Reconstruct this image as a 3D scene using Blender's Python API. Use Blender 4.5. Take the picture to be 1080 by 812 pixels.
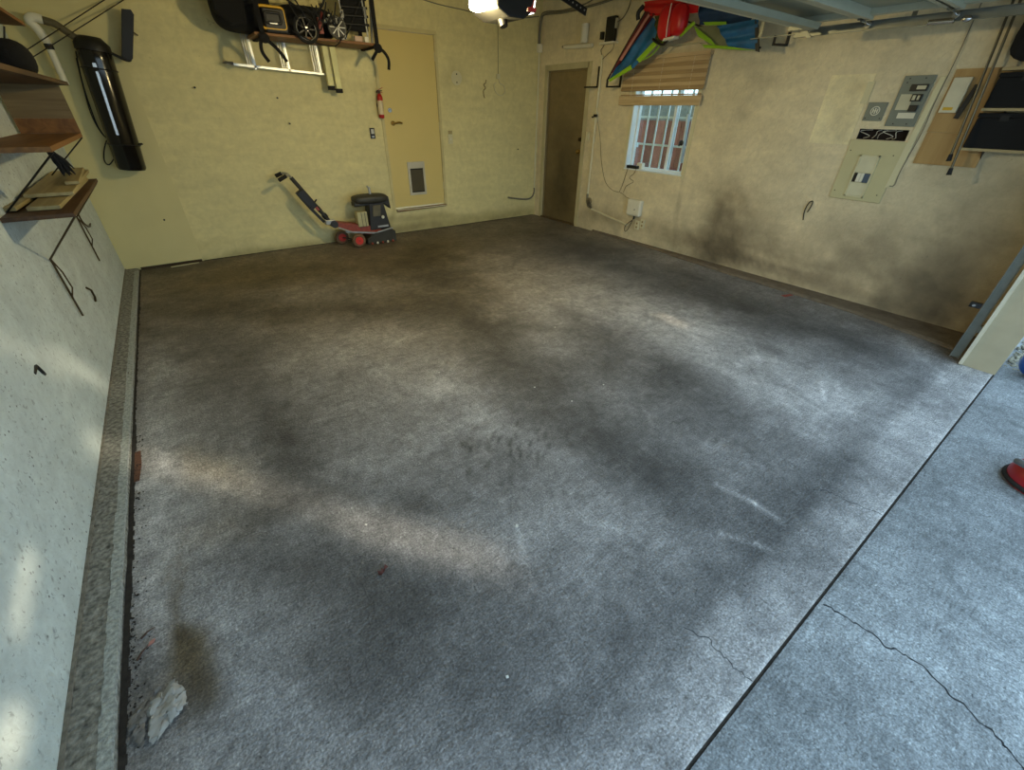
import bpy, bmesh, math, random
import numpy as np
from mathutils import Vector, Matrix, noise as mnoise
random.seed(7)
for o in list(bpy.data.objects): bpy.data.objects.remove(o)
S = bpy.context.scene
COL = S.collection

# ------------------------------------------------------------------ camera
cam_d = bpy.data.cameras.new('camera'); cam = bpy.data.objects.new('camera', cam_d); COL.objects.link(cam)
YAW, PITCH, ROLL, FPX = 0.63778, 0.58122, 0.01705, 439.604
fwd = Vector((math.sin(YAW)*math.cos(PITCH), math.cos(YAW)*math.cos(PITCH), -math.sin(PITCH)))
rt0 = Vector((math.cos(YAW), -math.sin(YAW), 0)); up0 = rt0.cross(fwd)
rt = rt0*math.cos(ROLL)+up0*math.sin(ROLL); up = -rt0*math.sin(ROLL)+up0*math.cos(ROLL)
M = Matrix((rt, up, -fwd)).transposed().to_4x4(); M.translation = (0.7905, -6.3907, 1.6)
cam.matrix_world = M
cam_d.sensor_fit = 'HORIZONTAL'; cam_d.sensor_width = 36; cam_d.lens = FPX/1080*36
cam_d.clip_start = 0.02; cam_d.clip_end = 200
S.camera = cam

# ------------------------------------------------------------------ sky
W_ = bpy.data.worlds.new('sky'); S.world = W_; W_.use_nodes = True
nt = W_.node_tree; nt.nodes.clear()
wo = nt.nodes.new('ShaderNodeOutputWorld'); bg = nt.nodes.new('ShaderNodeBackground')
tc = nt.nodes.new('ShaderNodeTexCoord'); sx = nt.nodes.new('ShaderNodeSeparateXYZ'); cr = nt.nodes.new('ShaderNodeValToRGB')
nt.links.new(tc.outputs['Generated'], sx.inputs[0]); nt.links.new(sx.outputs['Z'], cr.inputs[0])
cr.color_ramp.elements[0].position = 0.0; cr.color_ramp.elements[0].color = (0.70, 0.90, 1.0, 1)
cr.color_ramp.elements[1].position = 0.7; cr.color_ramp.elements[1].color = (0.48, 0.74, 1.0, 1)
nt.links.new(cr.outputs[0], bg.inputs[0]); bg.inputs[1].default_value = 3.0
nt.links.new(bg.outputs[0], wo.inputs[0])

# ------------------------------------------------------------------ sunlight thrown back in by glass outside: narrow parallel beams
def beam(name, target, direction, w, h, dist, watts, roll=0.0, color=(1, .86, .62)):
    d = Vector(direction).normalized()
    ld = bpy.data.lights.new(name, 'AREA'); ld.shape = 'RECTANGLE'; ld.size = w; ld.size_y = h
    ld.spread = math.radians(2.2); ld.energy = watts; ld.color = color
    o = bpy.data.objects.new(name, ld); COL.objects.link(o)
    o.matrix_world = Matrix.Translation(Vector(target)-d*dist) @ d.to_track_quat('-Z', 'Y').to_matrix().to_4x4() @ Matrix.Rotation(roll, 4, 'Z')
BEAMS = [((0.60, -4.43, 0.0), (-0.545, 0.84, -0.36), 0.14, .95, 5.0, .36, 0.28),
         ((1.15, -5.25, 0.0), (-0.545, 0.84, -0.36), 0.12, .26, 5.0, .16, 0.28),
         ((0.0, -3.25, 0.30), (-0.45, 0.86, -0.40), 0.07, .40, 5.5, .10, 0.7),
         ((0.0, -4.90, 0.32), (-0.75, 0.62, -0.22), 0.26, 0.07, 3.5, .04, 0.25),
         ((0.0, -5.33, 0.24), (-0.75, 0.62, -0.22), 0.12, 0.10, 3.5, .045, 0.1),
         ((0.0, -3.85, 0.72), (-0.45, 0.85, -0.45), 0.05, 0.5, 5.0, .06, 0.7),
         ((4.10, -4.38, 0.0), (0.2, 0.9, -0.55), 0.13, 0.15, 4.5, 0.07, 0.5)]
for i, b in enumerate(BEAMS): beam('reflected_sun', *b[:6], roll=b[6])

S.view_settings.view_transform = 'Standard'; S.view_settings.look = 'None'
S.view_settings.gamma = 1; S.view_settings.exposure = 0.0
LAMP_W = 84.0
LAMP_C = (1.0, 0.80, 0.37)

# ------------------------------------------------------------------ materials
def lin(c):
    return tuple(((v/255)/12.92 if v/255 <= .04045 else ((v/255+.055)/1.055)**2.4) for v in c)+(1,)
def mat(name, rgb, rough=.6, metal=0, var=.12, scale=8, bump=.0, bscale=60, emit=None, estr=0, trans=0, alpha=1):
    m = bpy.data.materials.new(name); m.use_nodes = True; t = m.node_tree; n = t.nodes; L = t.links
    b = n['Principled BSDF']; c = lin(rgb)
    b.inputs['Roughness'].default_value = rough; b.inputs['Metallic'].default_value = metal
    tcn = n.new('ShaderNodeTexCoord')
    nz = n.new('ShaderNodeTexNoise'); nz.inputs['Scale'].default_value = scale; nz.inputs['Detail'].default_value = 6
    L.new(tcn.outputs['Object'], nz.inputs['Vector'])
    mr = n.new('ShaderNodeMapRange'); mr.inputs[1].default_value = .25; mr.inputs[2].default_value = .75
    mr.inputs[3].default_value = 1-var; mr.inputs[4].default_value = 1+var; L.new(nz.outputs['Fac'], mr.inputs[0])
    vm = n.new('ShaderNodeVectorMath'); vm.operation = 'SCALE'; vm.inputs[0].default_value = c[:3]; L.new(mr.outputs[0], vm.inputs['Scale'])
    L.new(vm.outputs[0], b.inputs['Base Color'])
    if bump:
        n2 = n.new('ShaderNodeTexNoise'); n2.inputs['Scale'].default_value = bscale; n2.inputs['Detail'].default_value = 5
        L.new(tcn.outputs['Object'], n2.inputs['Vector'])
        bp = n.new('ShaderNodeBump'); bp.inputs['Strength'].default_value = bump; bp.inputs['Distance'].default_value = .01
        L.new(n2.outputs['Fac'], bp.inputs['Height']); L.new(bp.outputs[0], b.inputs['Normal'])
    if estr:
        b.inputs['Emission Color'].default_value = emit; b.inputs['Emission Strength'].default_value = estr
    if trans: b.inputs['Transmission Weight'].default_value = trans
    return m
def wood(name, rgb, rgb2, axis=0, scale=30, rough=.6):
    m = mat(name, rgb, rough); t = m.node_tree; n = t.nodes; L = t.links; b = n['Principled BSDF']
    tcn = n.new('ShaderNodeTexCoord'); mp = n.new('ShaderNodeMapping'); s = [scale]*3; s[axis] = scale*.06; mp.inputs['Scale'].default_value = s
    nz = n.new('ShaderNodeTexNoise'); nz.inputs['Scale'].default_value = 1; nz.inputs['Detail'].default_value = 7; nz.inputs['Distortion'].default_value = .6
    L.new(tcn.outputs['Object'], mp.inputs[0]); L.new(mp.outputs[0], nz.inputs['Vector'])
    r = n.new('ShaderNodeValToRGB'); r.color_ramp.elements[0].position = .35; r.color_ramp.elements[1].position = .65
    r.color_ramp.elements[0].color = lin(rgb2); r.color_ramp.elements[1].color = lin(rgb)
    L.new(nz.outputs['Fac'], r.inputs[0]); L.new(r.outputs[0], b.inputs['Base Color'])
    return m
def stained(name, rgb, rough, n1, n2, bump, tint=(1.0, .80, .55), kind='wall'):
    """base colour times the stain attribute painted on the mesh's own points, plus procedural grain"""
    m = bpy.data.materials.new(name); m.use_nodes = True; t = m.node_tree; n = t.nodes; L = t.links; b = n['Principled BSDF']
    b.inputs['Roughness'].default_value = rough
    tcn = n.new('ShaderNodeTexCoord'); at = n.new('ShaderNodeAttribute'); at.attribute_name = 'stain'
    def noise(scale, det=6, dist=0, sc=None):
        z = n.new('ShaderNodeTexNoise'); z.inputs['Scale'].default_value = scale; z.inputs['Detail'].default_value = det; z.inputs['Distortion'].default_value = dist
        z.inputs['Roughness'].default_value = .6
        if sc:
            mp = n.new('ShaderNodeMapping'); mp.inputs['Scale'].default_value = sc[:3]
            if len(sc) > 3: mp.inputs['Rotation'].default_value = (0, 0, sc[3])
            L.new(tcn.outputs['Object'], mp.inputs[0]); L.new(mp.outputs[0], z.inputs['Vector'])
        else: L.new(tcn.outputs['Object'], z.inputs['Vector'])
        return z.outputs['Fac']
    def rng(src, a, b_, lo, hi):
        r = n.new('ShaderNodeMapRange'); r.inputs[1].default_value = a; r.inputs[2].default_value = b_; r.inputs[3].default_value = lo; r.inputs[4].default_value = hi
        L.new(src, r.inputs[0]); return r.outputs[0]
    def mul(a, b_):
        x = n.new('ShaderNodeMath'); x.operation = 'MULTIPLY'; L.new(a, x.inputs[0]); L.new(b_, x.inputs[1]); return x.outputs[0]
    if kind == 'floor':
        f = mul(rng(noise(2.6, 10, .8), .3, .7, .74, 1.28), rng(noise(18, 10, .6), .32, .68, .78, 1.22))
        f = mul(f, rng(noise(1, 9, 1.5, (10, 44, 20, .75)), .3, .7, .78, 1.22))
        f = mul(f, rng(noise(1, 9, 1.2, (50, 12, 20, .45)), .34, .66, .86, 1.16))
        f = mul(f, rng(noise(120, 8), .34, .66, .58, 1.45))
        f = mul(f, rng(noise(150, 3), .60, .66, 1.0, 1.7))       # pale aggregate flecks
        f = mul(f, rng(noise(60, 3, .5), .655, .70, 1.0, .35))  # dark pits
        f = mul(f, rng(noise(1, 3, .6, (120, 9, 9, .55)), .66, .72, 1.0, .60))  # scratches
        f = mul(f, rng(noise(1, 3, .6, (9, 110, 9, .25)), .67, .73, 1.0, 1.45))
        hb = noise(70, 8)
    else:
        f = mul(rng(noise(n1, 9, .8), .3, .7, .90, 1.10) if n1 >= 3 else rng(noise(n1, 7, .5), .3, .7, .94, 1.06), rng(noise(n2, 8, .5), .3, .7, .92, 1.08))
        f = mul(f, rng(noise(14, 3, 1.5), .70, .76, 1.0, .72))    # small scuffs
        f = mul(f, rng(noise(1, 4, .3, (2, 2, 9)), .35, .7, .94, 1.05))
        if kind == 'specked':
            vo = n.new('ShaderNodeTexVoronoi'); vo.inputs['Scale'].default_value = 26; L.new(tcn.outputs['Object'], vo.inputs['Vector'])
            dots = rng(vo.outputs['Distance'], .10, .15, .22, 1.0); keep = rng(noise(2.4, 5), .50, .56, 0, 1)
            mx = n.new('ShaderNodeMath'); mx.operation = 'MAXIMUM'; iv = n.new('ShaderNodeMath'); iv.operation = 'SUBTRACT'; iv.inputs[0].default_value = 1.0
            L.new(keep, iv.inputs[1]); L.new(dots, mx.inputs[0]); L.new(iv.outputs[0], mx.inputs[1])
            f = mul(f, mx.outputs[0]); f = mul(f, rng(noise(42, 4, .8), .60, .66, 1.0, .62))
        hb = noise(26, 8, 1.0)
    vm = n.new('ShaderNodeVectorMath'); vm.operation = 'SCALE'; vm.inputs[0].default_value = lin(rgb)[:3]; L.new(f, vm.inputs['Scale'])
    v2 = n.new('ShaderNodeVectorMath'); v2.operation = 'MULTIPLY'; L.new(vm.outputs[0], v2.inputs[0]); L.new(at.outputs['Color'], v2.inputs[1])
    L.new(v2.outputs[0], b.inputs['Base Color'])
    bp = n.new('ShaderNodeBump'); bp.inputs['Strength'].default_value = bump; bp.inputs['Distance'].default_value = .02
    L.new(hb, bp.inputs['Height']); L.new(bp.outputs[0], b.inputs['Normal'])
    return m

# stains and other pale, cool or dark marks measured on each surface: (u, v, inverse covariance xx, xy, yy, log gain, warm tint)
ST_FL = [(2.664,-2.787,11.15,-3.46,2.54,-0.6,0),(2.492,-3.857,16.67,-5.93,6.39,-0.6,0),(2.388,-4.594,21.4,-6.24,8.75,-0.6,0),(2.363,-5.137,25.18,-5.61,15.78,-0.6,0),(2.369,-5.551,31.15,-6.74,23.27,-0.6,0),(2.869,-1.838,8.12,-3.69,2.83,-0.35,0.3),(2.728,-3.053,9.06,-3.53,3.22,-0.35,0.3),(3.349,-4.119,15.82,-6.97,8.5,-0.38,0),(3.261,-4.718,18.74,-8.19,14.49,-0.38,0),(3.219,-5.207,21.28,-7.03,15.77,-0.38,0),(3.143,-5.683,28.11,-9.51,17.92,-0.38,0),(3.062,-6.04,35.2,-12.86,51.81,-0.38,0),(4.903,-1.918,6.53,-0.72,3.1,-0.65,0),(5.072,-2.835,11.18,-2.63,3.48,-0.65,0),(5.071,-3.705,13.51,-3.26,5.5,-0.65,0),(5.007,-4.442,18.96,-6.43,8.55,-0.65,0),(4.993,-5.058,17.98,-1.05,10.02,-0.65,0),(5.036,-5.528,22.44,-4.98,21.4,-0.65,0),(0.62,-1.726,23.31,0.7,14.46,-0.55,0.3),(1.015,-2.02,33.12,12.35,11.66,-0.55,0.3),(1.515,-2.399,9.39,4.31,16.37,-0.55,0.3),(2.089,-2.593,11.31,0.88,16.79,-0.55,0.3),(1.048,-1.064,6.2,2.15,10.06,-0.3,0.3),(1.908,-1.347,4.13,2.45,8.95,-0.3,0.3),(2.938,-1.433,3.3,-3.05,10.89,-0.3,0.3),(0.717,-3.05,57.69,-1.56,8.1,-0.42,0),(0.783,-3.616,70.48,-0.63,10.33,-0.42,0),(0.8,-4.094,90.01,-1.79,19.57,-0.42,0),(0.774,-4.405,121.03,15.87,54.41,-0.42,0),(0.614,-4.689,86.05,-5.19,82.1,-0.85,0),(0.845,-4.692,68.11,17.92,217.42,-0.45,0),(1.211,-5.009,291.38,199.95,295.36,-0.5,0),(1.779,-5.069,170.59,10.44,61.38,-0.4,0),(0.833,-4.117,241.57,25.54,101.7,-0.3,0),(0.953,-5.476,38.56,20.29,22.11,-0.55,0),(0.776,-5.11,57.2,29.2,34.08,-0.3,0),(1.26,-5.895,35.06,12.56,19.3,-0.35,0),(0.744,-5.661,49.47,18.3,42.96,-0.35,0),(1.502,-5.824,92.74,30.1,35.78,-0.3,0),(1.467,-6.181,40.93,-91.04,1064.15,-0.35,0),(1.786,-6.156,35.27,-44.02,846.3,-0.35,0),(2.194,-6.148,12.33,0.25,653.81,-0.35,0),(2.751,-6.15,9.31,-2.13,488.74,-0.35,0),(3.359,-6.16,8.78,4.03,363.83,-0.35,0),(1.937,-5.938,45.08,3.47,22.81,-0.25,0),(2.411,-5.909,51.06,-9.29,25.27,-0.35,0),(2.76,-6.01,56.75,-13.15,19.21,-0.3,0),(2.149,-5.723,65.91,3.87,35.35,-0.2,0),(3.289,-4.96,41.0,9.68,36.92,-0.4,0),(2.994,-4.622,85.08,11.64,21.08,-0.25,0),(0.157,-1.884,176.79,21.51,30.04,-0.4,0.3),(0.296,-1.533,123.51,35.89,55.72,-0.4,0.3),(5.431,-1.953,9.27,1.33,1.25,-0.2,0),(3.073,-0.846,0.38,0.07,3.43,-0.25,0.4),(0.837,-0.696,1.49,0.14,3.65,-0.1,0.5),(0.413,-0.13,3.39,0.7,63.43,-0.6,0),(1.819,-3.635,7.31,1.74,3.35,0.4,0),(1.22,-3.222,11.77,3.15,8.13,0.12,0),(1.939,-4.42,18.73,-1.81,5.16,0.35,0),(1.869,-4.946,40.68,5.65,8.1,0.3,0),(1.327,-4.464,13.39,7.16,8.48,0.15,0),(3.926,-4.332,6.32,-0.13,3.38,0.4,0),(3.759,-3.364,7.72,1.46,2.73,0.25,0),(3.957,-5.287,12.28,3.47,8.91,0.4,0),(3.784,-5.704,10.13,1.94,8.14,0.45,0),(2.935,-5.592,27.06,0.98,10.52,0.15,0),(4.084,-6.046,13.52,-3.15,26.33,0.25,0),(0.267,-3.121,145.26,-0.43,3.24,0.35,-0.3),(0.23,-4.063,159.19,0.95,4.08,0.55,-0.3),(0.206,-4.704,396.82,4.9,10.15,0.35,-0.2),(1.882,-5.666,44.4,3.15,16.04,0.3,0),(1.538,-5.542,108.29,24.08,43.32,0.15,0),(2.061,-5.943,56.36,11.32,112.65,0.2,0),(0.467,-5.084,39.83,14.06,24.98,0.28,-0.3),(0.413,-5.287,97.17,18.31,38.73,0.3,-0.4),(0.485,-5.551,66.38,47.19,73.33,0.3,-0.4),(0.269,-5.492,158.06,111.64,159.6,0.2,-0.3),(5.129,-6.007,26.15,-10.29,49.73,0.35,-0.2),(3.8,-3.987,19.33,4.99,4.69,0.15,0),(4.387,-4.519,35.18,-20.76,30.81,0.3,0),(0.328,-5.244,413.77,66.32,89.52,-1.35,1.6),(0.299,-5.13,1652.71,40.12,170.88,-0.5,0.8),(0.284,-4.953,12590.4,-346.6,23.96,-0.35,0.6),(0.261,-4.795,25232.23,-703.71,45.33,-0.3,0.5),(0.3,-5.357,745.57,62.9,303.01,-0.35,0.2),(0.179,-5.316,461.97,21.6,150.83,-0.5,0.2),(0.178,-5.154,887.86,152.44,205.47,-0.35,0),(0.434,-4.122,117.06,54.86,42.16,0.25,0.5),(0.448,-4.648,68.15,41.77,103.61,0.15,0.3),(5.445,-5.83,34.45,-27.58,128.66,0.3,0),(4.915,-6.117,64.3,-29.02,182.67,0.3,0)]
ST_RW = [(-3.699,0.357,28.49,-9.14,11.93,-0.95,0.3),(-3.699,0.732,29.4,-3.83,39.82,-0.35,0.2),(-3.508,0.141,14.82,0.68,92.5,-0.4,0.2),(-3.529,-0.161,0.98,8.78,266.45,-0.25,0.2),(-4.082,0.436,11.47,1.04,23.79,-0.25,0.1),(-3.434,0.16,6.37,0.33,51.48,-0.35,0.1),(-4.643,0.305,3.21,-0.85,34.09,-0.3,0.1),(-5.418,0.274,5.23,-1.72,15.9,-0.45,0.1),(-5.775,0.549,16.42,-6.35,7.57,-0.45,0.1),(-5.892,0.155,15.82,-6.88,50.0,-0.5,0.1),(-1.966,0.248,0.82,-0.31,151.78,-0.3,0.3),(-4.69,0.879,15.84,-3.98,17.04,-0.12,0),(-5.671,1.266,21.52,-8.84,19.17,-0.35,0),(-4.989,2.007,170.59,-19.07,10.94,0.0,0),(-5.108,0.648,11.88,2.35,34.46,-0.2,0.1),(0.219,1.83,0.43,-0.05,1.68,0,0),(-3.592,1.859,69.98,-30.3,253.41,-0.1,0),(-3.495,1.594,240.0,-73.89,397.06,-0.2,0),(-3.814,0.899,13.59,-1.17,27.66,-0.1,0),(-3.276,0.227,4.68,-3.96,149.34,-0.25,0.1),(-4.116,0.173,6.63,-18.02,182.57,-0.25,0.1),(-4.852,0.126,7.85,-5.74,221.77,-0.25,0.1),(-5.49,0.108,9.14,-11.42,271.79,-0.25,0.1),(-3.781,0.745,172.7,-181.11,290.2,-0.12,0.1),(-2.966,0.624,2221.21,-156.38,21.27,-0.4,0.1),(-3.572,0.443,726.27,-76.67,23.1,-0.3,0.1),(-3.964,0.281,16.19,-18.69,2241.02,0.3,0),(-4.15,0.236,9.47,-5.28,2312.76,0.3,0),(-4.764,0.235,13.51,-7.19,2762.57,0.2,0)]
ST_BK = [(2.045,0.011,1.01,-0.65,393.84,-0.35,0.3),(3.623,0.077,3.38,7.7,312.42,-0.45,0.3),(3.8,0.199,7.11,48.54,810.43,-0.5,0.3),(3.38,0.036,24.06,22.04,201.79,-0.2,0.2),(1.68,0.013,2.04,-1.47,746.97,-0.2,0.2),(4.666,0.047,1.17,1.94,170.21,-0.2,0.3),(4.435,2.004,53.21,-8.46,106.73,-0.2,0),(2.994,2.034,37.52,-14.85,143.19,0.25,0),(0.485,0.19,3.73,-10.74,255.27,-0.1,0.2),(5.462,0.072,2.87,8.91,242.61,-0.3,0.3),(3.284,0.426,1070.64,-376.33,148.31,-0.3,0.4),(3.336,2.052,712.6,-245.23,96.18,-0.2,0.2),(5.068,1.181,3.36,-0.01,1.62,0.06,0)]
ST_LW = [(-4.103,0.342,5.15,5.27,14.59,0,0),(-4.008,-0.045,5.02,-5.1,412.58,-0.3,0.1),(-3.445,0.082,6.73,-17.82,481.43,-0.15,0)]


# ------------------------------------------------------------------ mesh helpers
def V(*a): return Vector(a)
class MB:
    def __init__(s): s.v = []; s.f = []
    def add(s, vs, fs):
        k = len(s.v); s.v += [tuple(v) for v in vs]; s.f += [tuple(i+k for i in f) for f in fs]; return s
    def box(s, a, b):
        (x0, y0, z0), (x1, y1, z1) = [min(p, q) for p, q in zip(a, b)], [max(p, q) for p, q in zip(a, b)]
        return s.add([(x0,y0,z0),(x1,y0,z0),(x1,y1,z0),(x0,y1,z0),(x0,y0,z1),(x1,y0,z1),(x1,y1,z1),(x0,y1,z1)],
                     [(0,3,2,1),(4,5,6,7),(0,1,5,4),(1,2,6,5),(2,3,7,6),(3,0,4,7)])
    def obox(s, c, size, rot):
        k = len(s.v); h = [q/2 for q in size]; s.box([-q for q in h], h)
        R_ = rot.to_matrix() if hasattr(rot, 'to_matrix') else rot
        for i in range(k, len(s.v)): s.v[i] = tuple(R_ @ Vector(s.v[i]) + Vector(c))
        return s
    def bar(s, p, q, w, d=None, upv=(0, 0, 1)):
        """rectangular bar from p to q"""
        p, q = Vector(p), Vector(q); t = (q-p).normalized(); u = t.cross(Vector(upv))
        if u.length < 1e-4: u = t.cross(Vector((1, 0, 0)))
        u.normalize(); w2 = u*(w/2); n_ = t.cross(u).normalized()*((d or w)/2)
        vs = [e+a*w2+b*n_ for e in (p, q) for a, b in ((-1,-1),(1,-1),(1,1),(-1,1))]
        return s.add(vs, [(3,2,1,0),(4,5,6,7),(0,1,5,4),(1,2,6,5),(2,3,7,6),(3,0,4,7)])
    def cyl(s, p, q, r, r2=None, n=16, cap=True):
        return s.tube([p, q], [r, r if r2 is None else r2], n, cap)
    def tube(s, pts, r, n=8, cap=True, closed=False):
        pts = [Vector(p) for p in pts]; m = len(pts); rr = r if isinstance(r, (list, tuple)) else [r]*m
        k = len(s.v); nrm = None
        for i, p in enumerate(pts):
            t = (pts[min(i+1, m-1)]-pts[max(i-1, 0)])
            t = t.normalized() if t.length > 1e-9 else Vector((0, 0, 1))
            if nrm is None:
                nrm = t.cross(Vector((0, 0, 1)) if abs(t.z) < .9 else Vector((1, 0, 0))).normalized()
            else:
                nrm = (nrm - t*nrm.dot(t)); nrm = nrm.normalized() if nrm.length > 1e-6 else t.orthogonal().normalized()
            bn = t.cross(nrm)
            for j in range(n):
                a = 2*math.pi*j/n; s.v.append(tuple(p+(nrm*math.cos(a)+bn*math.sin(a))*rr[i]))
        for i in range(m-1):
            for j in range(n):
                s.f.append((k+i*n+j, k+i*n+(j+1) % n, k+(i+1)*n+(j+1) % n, k+(i+1)*n+j))
        if cap:
            s.f.append(tuple(k+j for j in reversed(range(n)))); s.f.append(tuple(k+(m-1)*n+j for j in range(n)))
        return s
    def ell(s, c, r, n=16, m=10, squash=1.0):
        """superellipsoid-ish closed body"""
        k = len(s.v); rx, ry, rz = r if isinstance(r, (tuple, list)) else (r, r, r)
        sg = lambda v: math.copysign(abs(v)**squash, v)
        for i in range(m+1):
            ph = math.pi*i/m-math.pi/2
            for j in range(n):
                a = 2*math.pi*j/n
                s.v.append((c[0]+rx*sg(math.cos(ph))*sg(math.cos(a)), c[1]+ry*sg(math.cos(ph))*sg(math.sin(a)), c[2]+rz*sg(math.sin(ph))))
        for i in range(m):
            for j in range(n): s.f.append((k+i*n+j, k+i*n+(j+1) % n, k+(i+1)*n+(j+1) % n, k+(i+1)*n+j))
        return s
    def ring(s, c, axis, R_, r, n=24, m=8, a0=0, a1=2*math.pi):
        ax = Vector(axis).normalized(); u = ax.orthogonal().normalized()
        if abs(ax.y) > .9: u = Vector((1, 0, 0))
        w = ax.cross(u)
        pts = [Vector(c)+(u*math.cos(a0+(a1-a0)*i/n)+w*math.sin(a0+(a1-a0)*i/n))*R_ for i in range(n+1)]
        return s.tube(pts, r, m, cap=abs(a1-a0) < 6.2)
    def prism(s, poly, vec):
        k = len(poly); vec = Vector(vec); vs = [Vector(p) for p in poly]; vs += [p+vec for p in vs]
        return s.add(vs, [tuple(reversed(range(k))), tuple(range(k, 2*k))]+[(i, (i+1) % k, k+(i+1) % k, k+i) for i in range(k)])
    def sheet(s, fn, nu, nv, th=0.004):
        """thin sheet with real thickness; fn(u, v) -> point"""
        P = [[Vector(fn(i/nu, j/nv)) for j in range(nv+1)] for i in range(nu+1)]
        N = [[None]*(nv+1) for _ in range(nu+1)]
        for i in range(nu+1):
            for j in range(nv+1):
                a = P[min(i+1, nu)][j]-P[max(i-1, 0)][j]; b = P[i][min(j+1, nv)]-P[i][max(j-1, 0)]
                q = a.cross(b); N[i][j] = q.normalized()*th if q.length > 1e-12 else Vector((0, 0, th))
        k = len(s.v); w = nv+1
        for i in range(nu+1):
            for j in range(w): s.v.append(tuple(P[i][j]))
        k2 = len(s.v)
        for i in range(nu+1):
            for j in range(w): s.v.append(tuple(P[i][j]-N[i][j]))
        for i in range(nu):
            for j in range(nv):
                a, b, c, d = i*w+j, (i+1)*w+j, (i+1)*w+j+1, i*w+j+1
                s.f.append((k+a, k+b, k+c, k+d)); s.f.append((k2+d, k2+c, k2+b, k2+a))
        for i in range(nu):
            for j in (0, nv):
                a, b = i*w+j, (i+1)*w+j; s.f.append((k+b, k+a, k2+a, k2+b) if j == 0 else (k+a, k+b, k2+b, k2+a))
        for j in range(nv):
            for i in (0, nu):
                a, b = i*w+j, i*w+j+1; s.f.append((k+a, k+b, k2+b, k2+a) if i == 0 else (k+b, k+a, k2+a, k2+b))
        return s
OFF = {}
def link(name, mb, m, parent=None, smooth=False, bev=0):
    me = bpy.data.meshes.new(name)
    off = OFF.get(parent.name, Vector((0, 0, 0))) if parent else None
    if parent is None:
        lo = [min(v[i] for v in mb.v) for i in range(3)]; hi = [max(v[i] for v in mb.v) for i in range(3)]
        off = Vector(((lo[0]+hi[0])/2, (lo[1]+hi[1])/2, lo[2]))
    me.from_pydata([tuple(Vector(v)-off) for v in mb.v], [], mb.f); me.update()
    me.materials.append(m)
    o = bpy.data.objects.new(name, me); COL.objects.link(o)
    if parent is None: o.location = off
    else: o.parent = parent
    OFF[o.name] = off
    bm = bmesh.new(); bm.from_mesh(me); bmesh.ops.recalc_face_normals(bm, faces=bm.faces); bm.to_mesh(me); bm.free()
    if smooth:
        for p in me.polygons: p.use_smooth = len(p.vertices) <= 4
        try: me.set_sharp_from_angle(angle=math.radians(50))
        except Exception: pass
    if bev:
        b = o.modifiers.new('bevel', 'BEVEL'); b.width = bev; b.segments = 2; b.limit_method = 'ANGLE'; b.angle_limit = math.radians(50)
    return o
def thing(name, label, cat, loc, group=None):
    o = bpy.data.objects.new(name, None); COL.objects.link(o); o.location = loc; o.empty_display_size = .05
    OFF[o.name] = Vector(loc); o['label'] = label; o['category'] = cat
    if group: o['group'] = group
    return o
def tag(o, label, cat, group=None):
    o['label'] = label; o['category'] = cat
    if group: o['group'] = group
    return o
def lab(o, label): o['label'] = label; return o
def struct(name, mb, m, parent=None, **k):
    o = link(name, mb, m, parent, **k)
    if parent is None: o['kind'] = 'structure'
    return o
def bez(pts, n=8):
    """Catmull-Rom through points"""
    P = [Vector(p) for p in pts]; P = [P[0]]+P+[P[-1]]; out = []
    for i in range(1, len(P)-2):
        for k in range(n):
            t = k/n
            out.append(.5*((2*P[i])+(P[i+1]-P[i-1])*t+(2*P[i-1]-5*P[i]+4*P[i+1]-P[i+2])*t*t+(3*P[i]-P[i-1]-3*P[i+1]+P[i+2])*t**3))
    out.append(P[-2]); return out

# ------------------------------------------------------------------ stained surfaces
_rs = np.random.RandomState(3)
def vnoise(u, v, sc, seed):
    rs = np.random.RandomState(seed); G = rs.rand(128, 128)
    x = u*sc; y = v*sc; xi = np.floor(x).astype(int); yi = np.floor(y).astype(int); fx = x-xi; fy = y-yi
    fx = fx*fx*(3-2*fx); fy = fy*fy*(3-2*fy); g = lambda a, b: G[a % 128, b % 128]
    return (g(xi, yi)*(1-fx)+g(xi+1, yi)*fx)*(1-fy)+(g(xi, yi+1)*(1-fx)+g(xi+1, yi+1)*fx)*fy
def fbm(u, v, sc, seed, o=4):
    r = 0; a = 1; t = 0
    for i in range(o): r = r+a*vnoise(u, v, sc*2**i, seed+i); t += a; a *= .55
    return r/t-.5
def stain_field(u, v, blobs, warp=.10, vary=.5):
    wu = u+fbm(u, v, 2.5, 11)*warp*2.2+fbm(u, v, 9, 12)*warp; wv = v+fbm(u, v, 2.5, 21)*warp*2.2+fbm(u, v, 9, 22)*warp
    L = np.zeros_like(u); T = np.zeros_like(u); va = 1+fbm(u, v, 5, 31, 5)*vary*2.2
    for (cu, cv, a, b, c, amt, t) in blobs:
        du, dv = wu-cu, wv-cv; q = a*du*du+2*b*du*dv+c*dv*dv
        g = np.exp(-.5*q*1.1); L += amt*g; T += t*g
    L = np.clip(L*np.clip(va, .35, 1.8), -1.6, .85)
    return L, np.clip(T, -1, 1.2)
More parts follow.
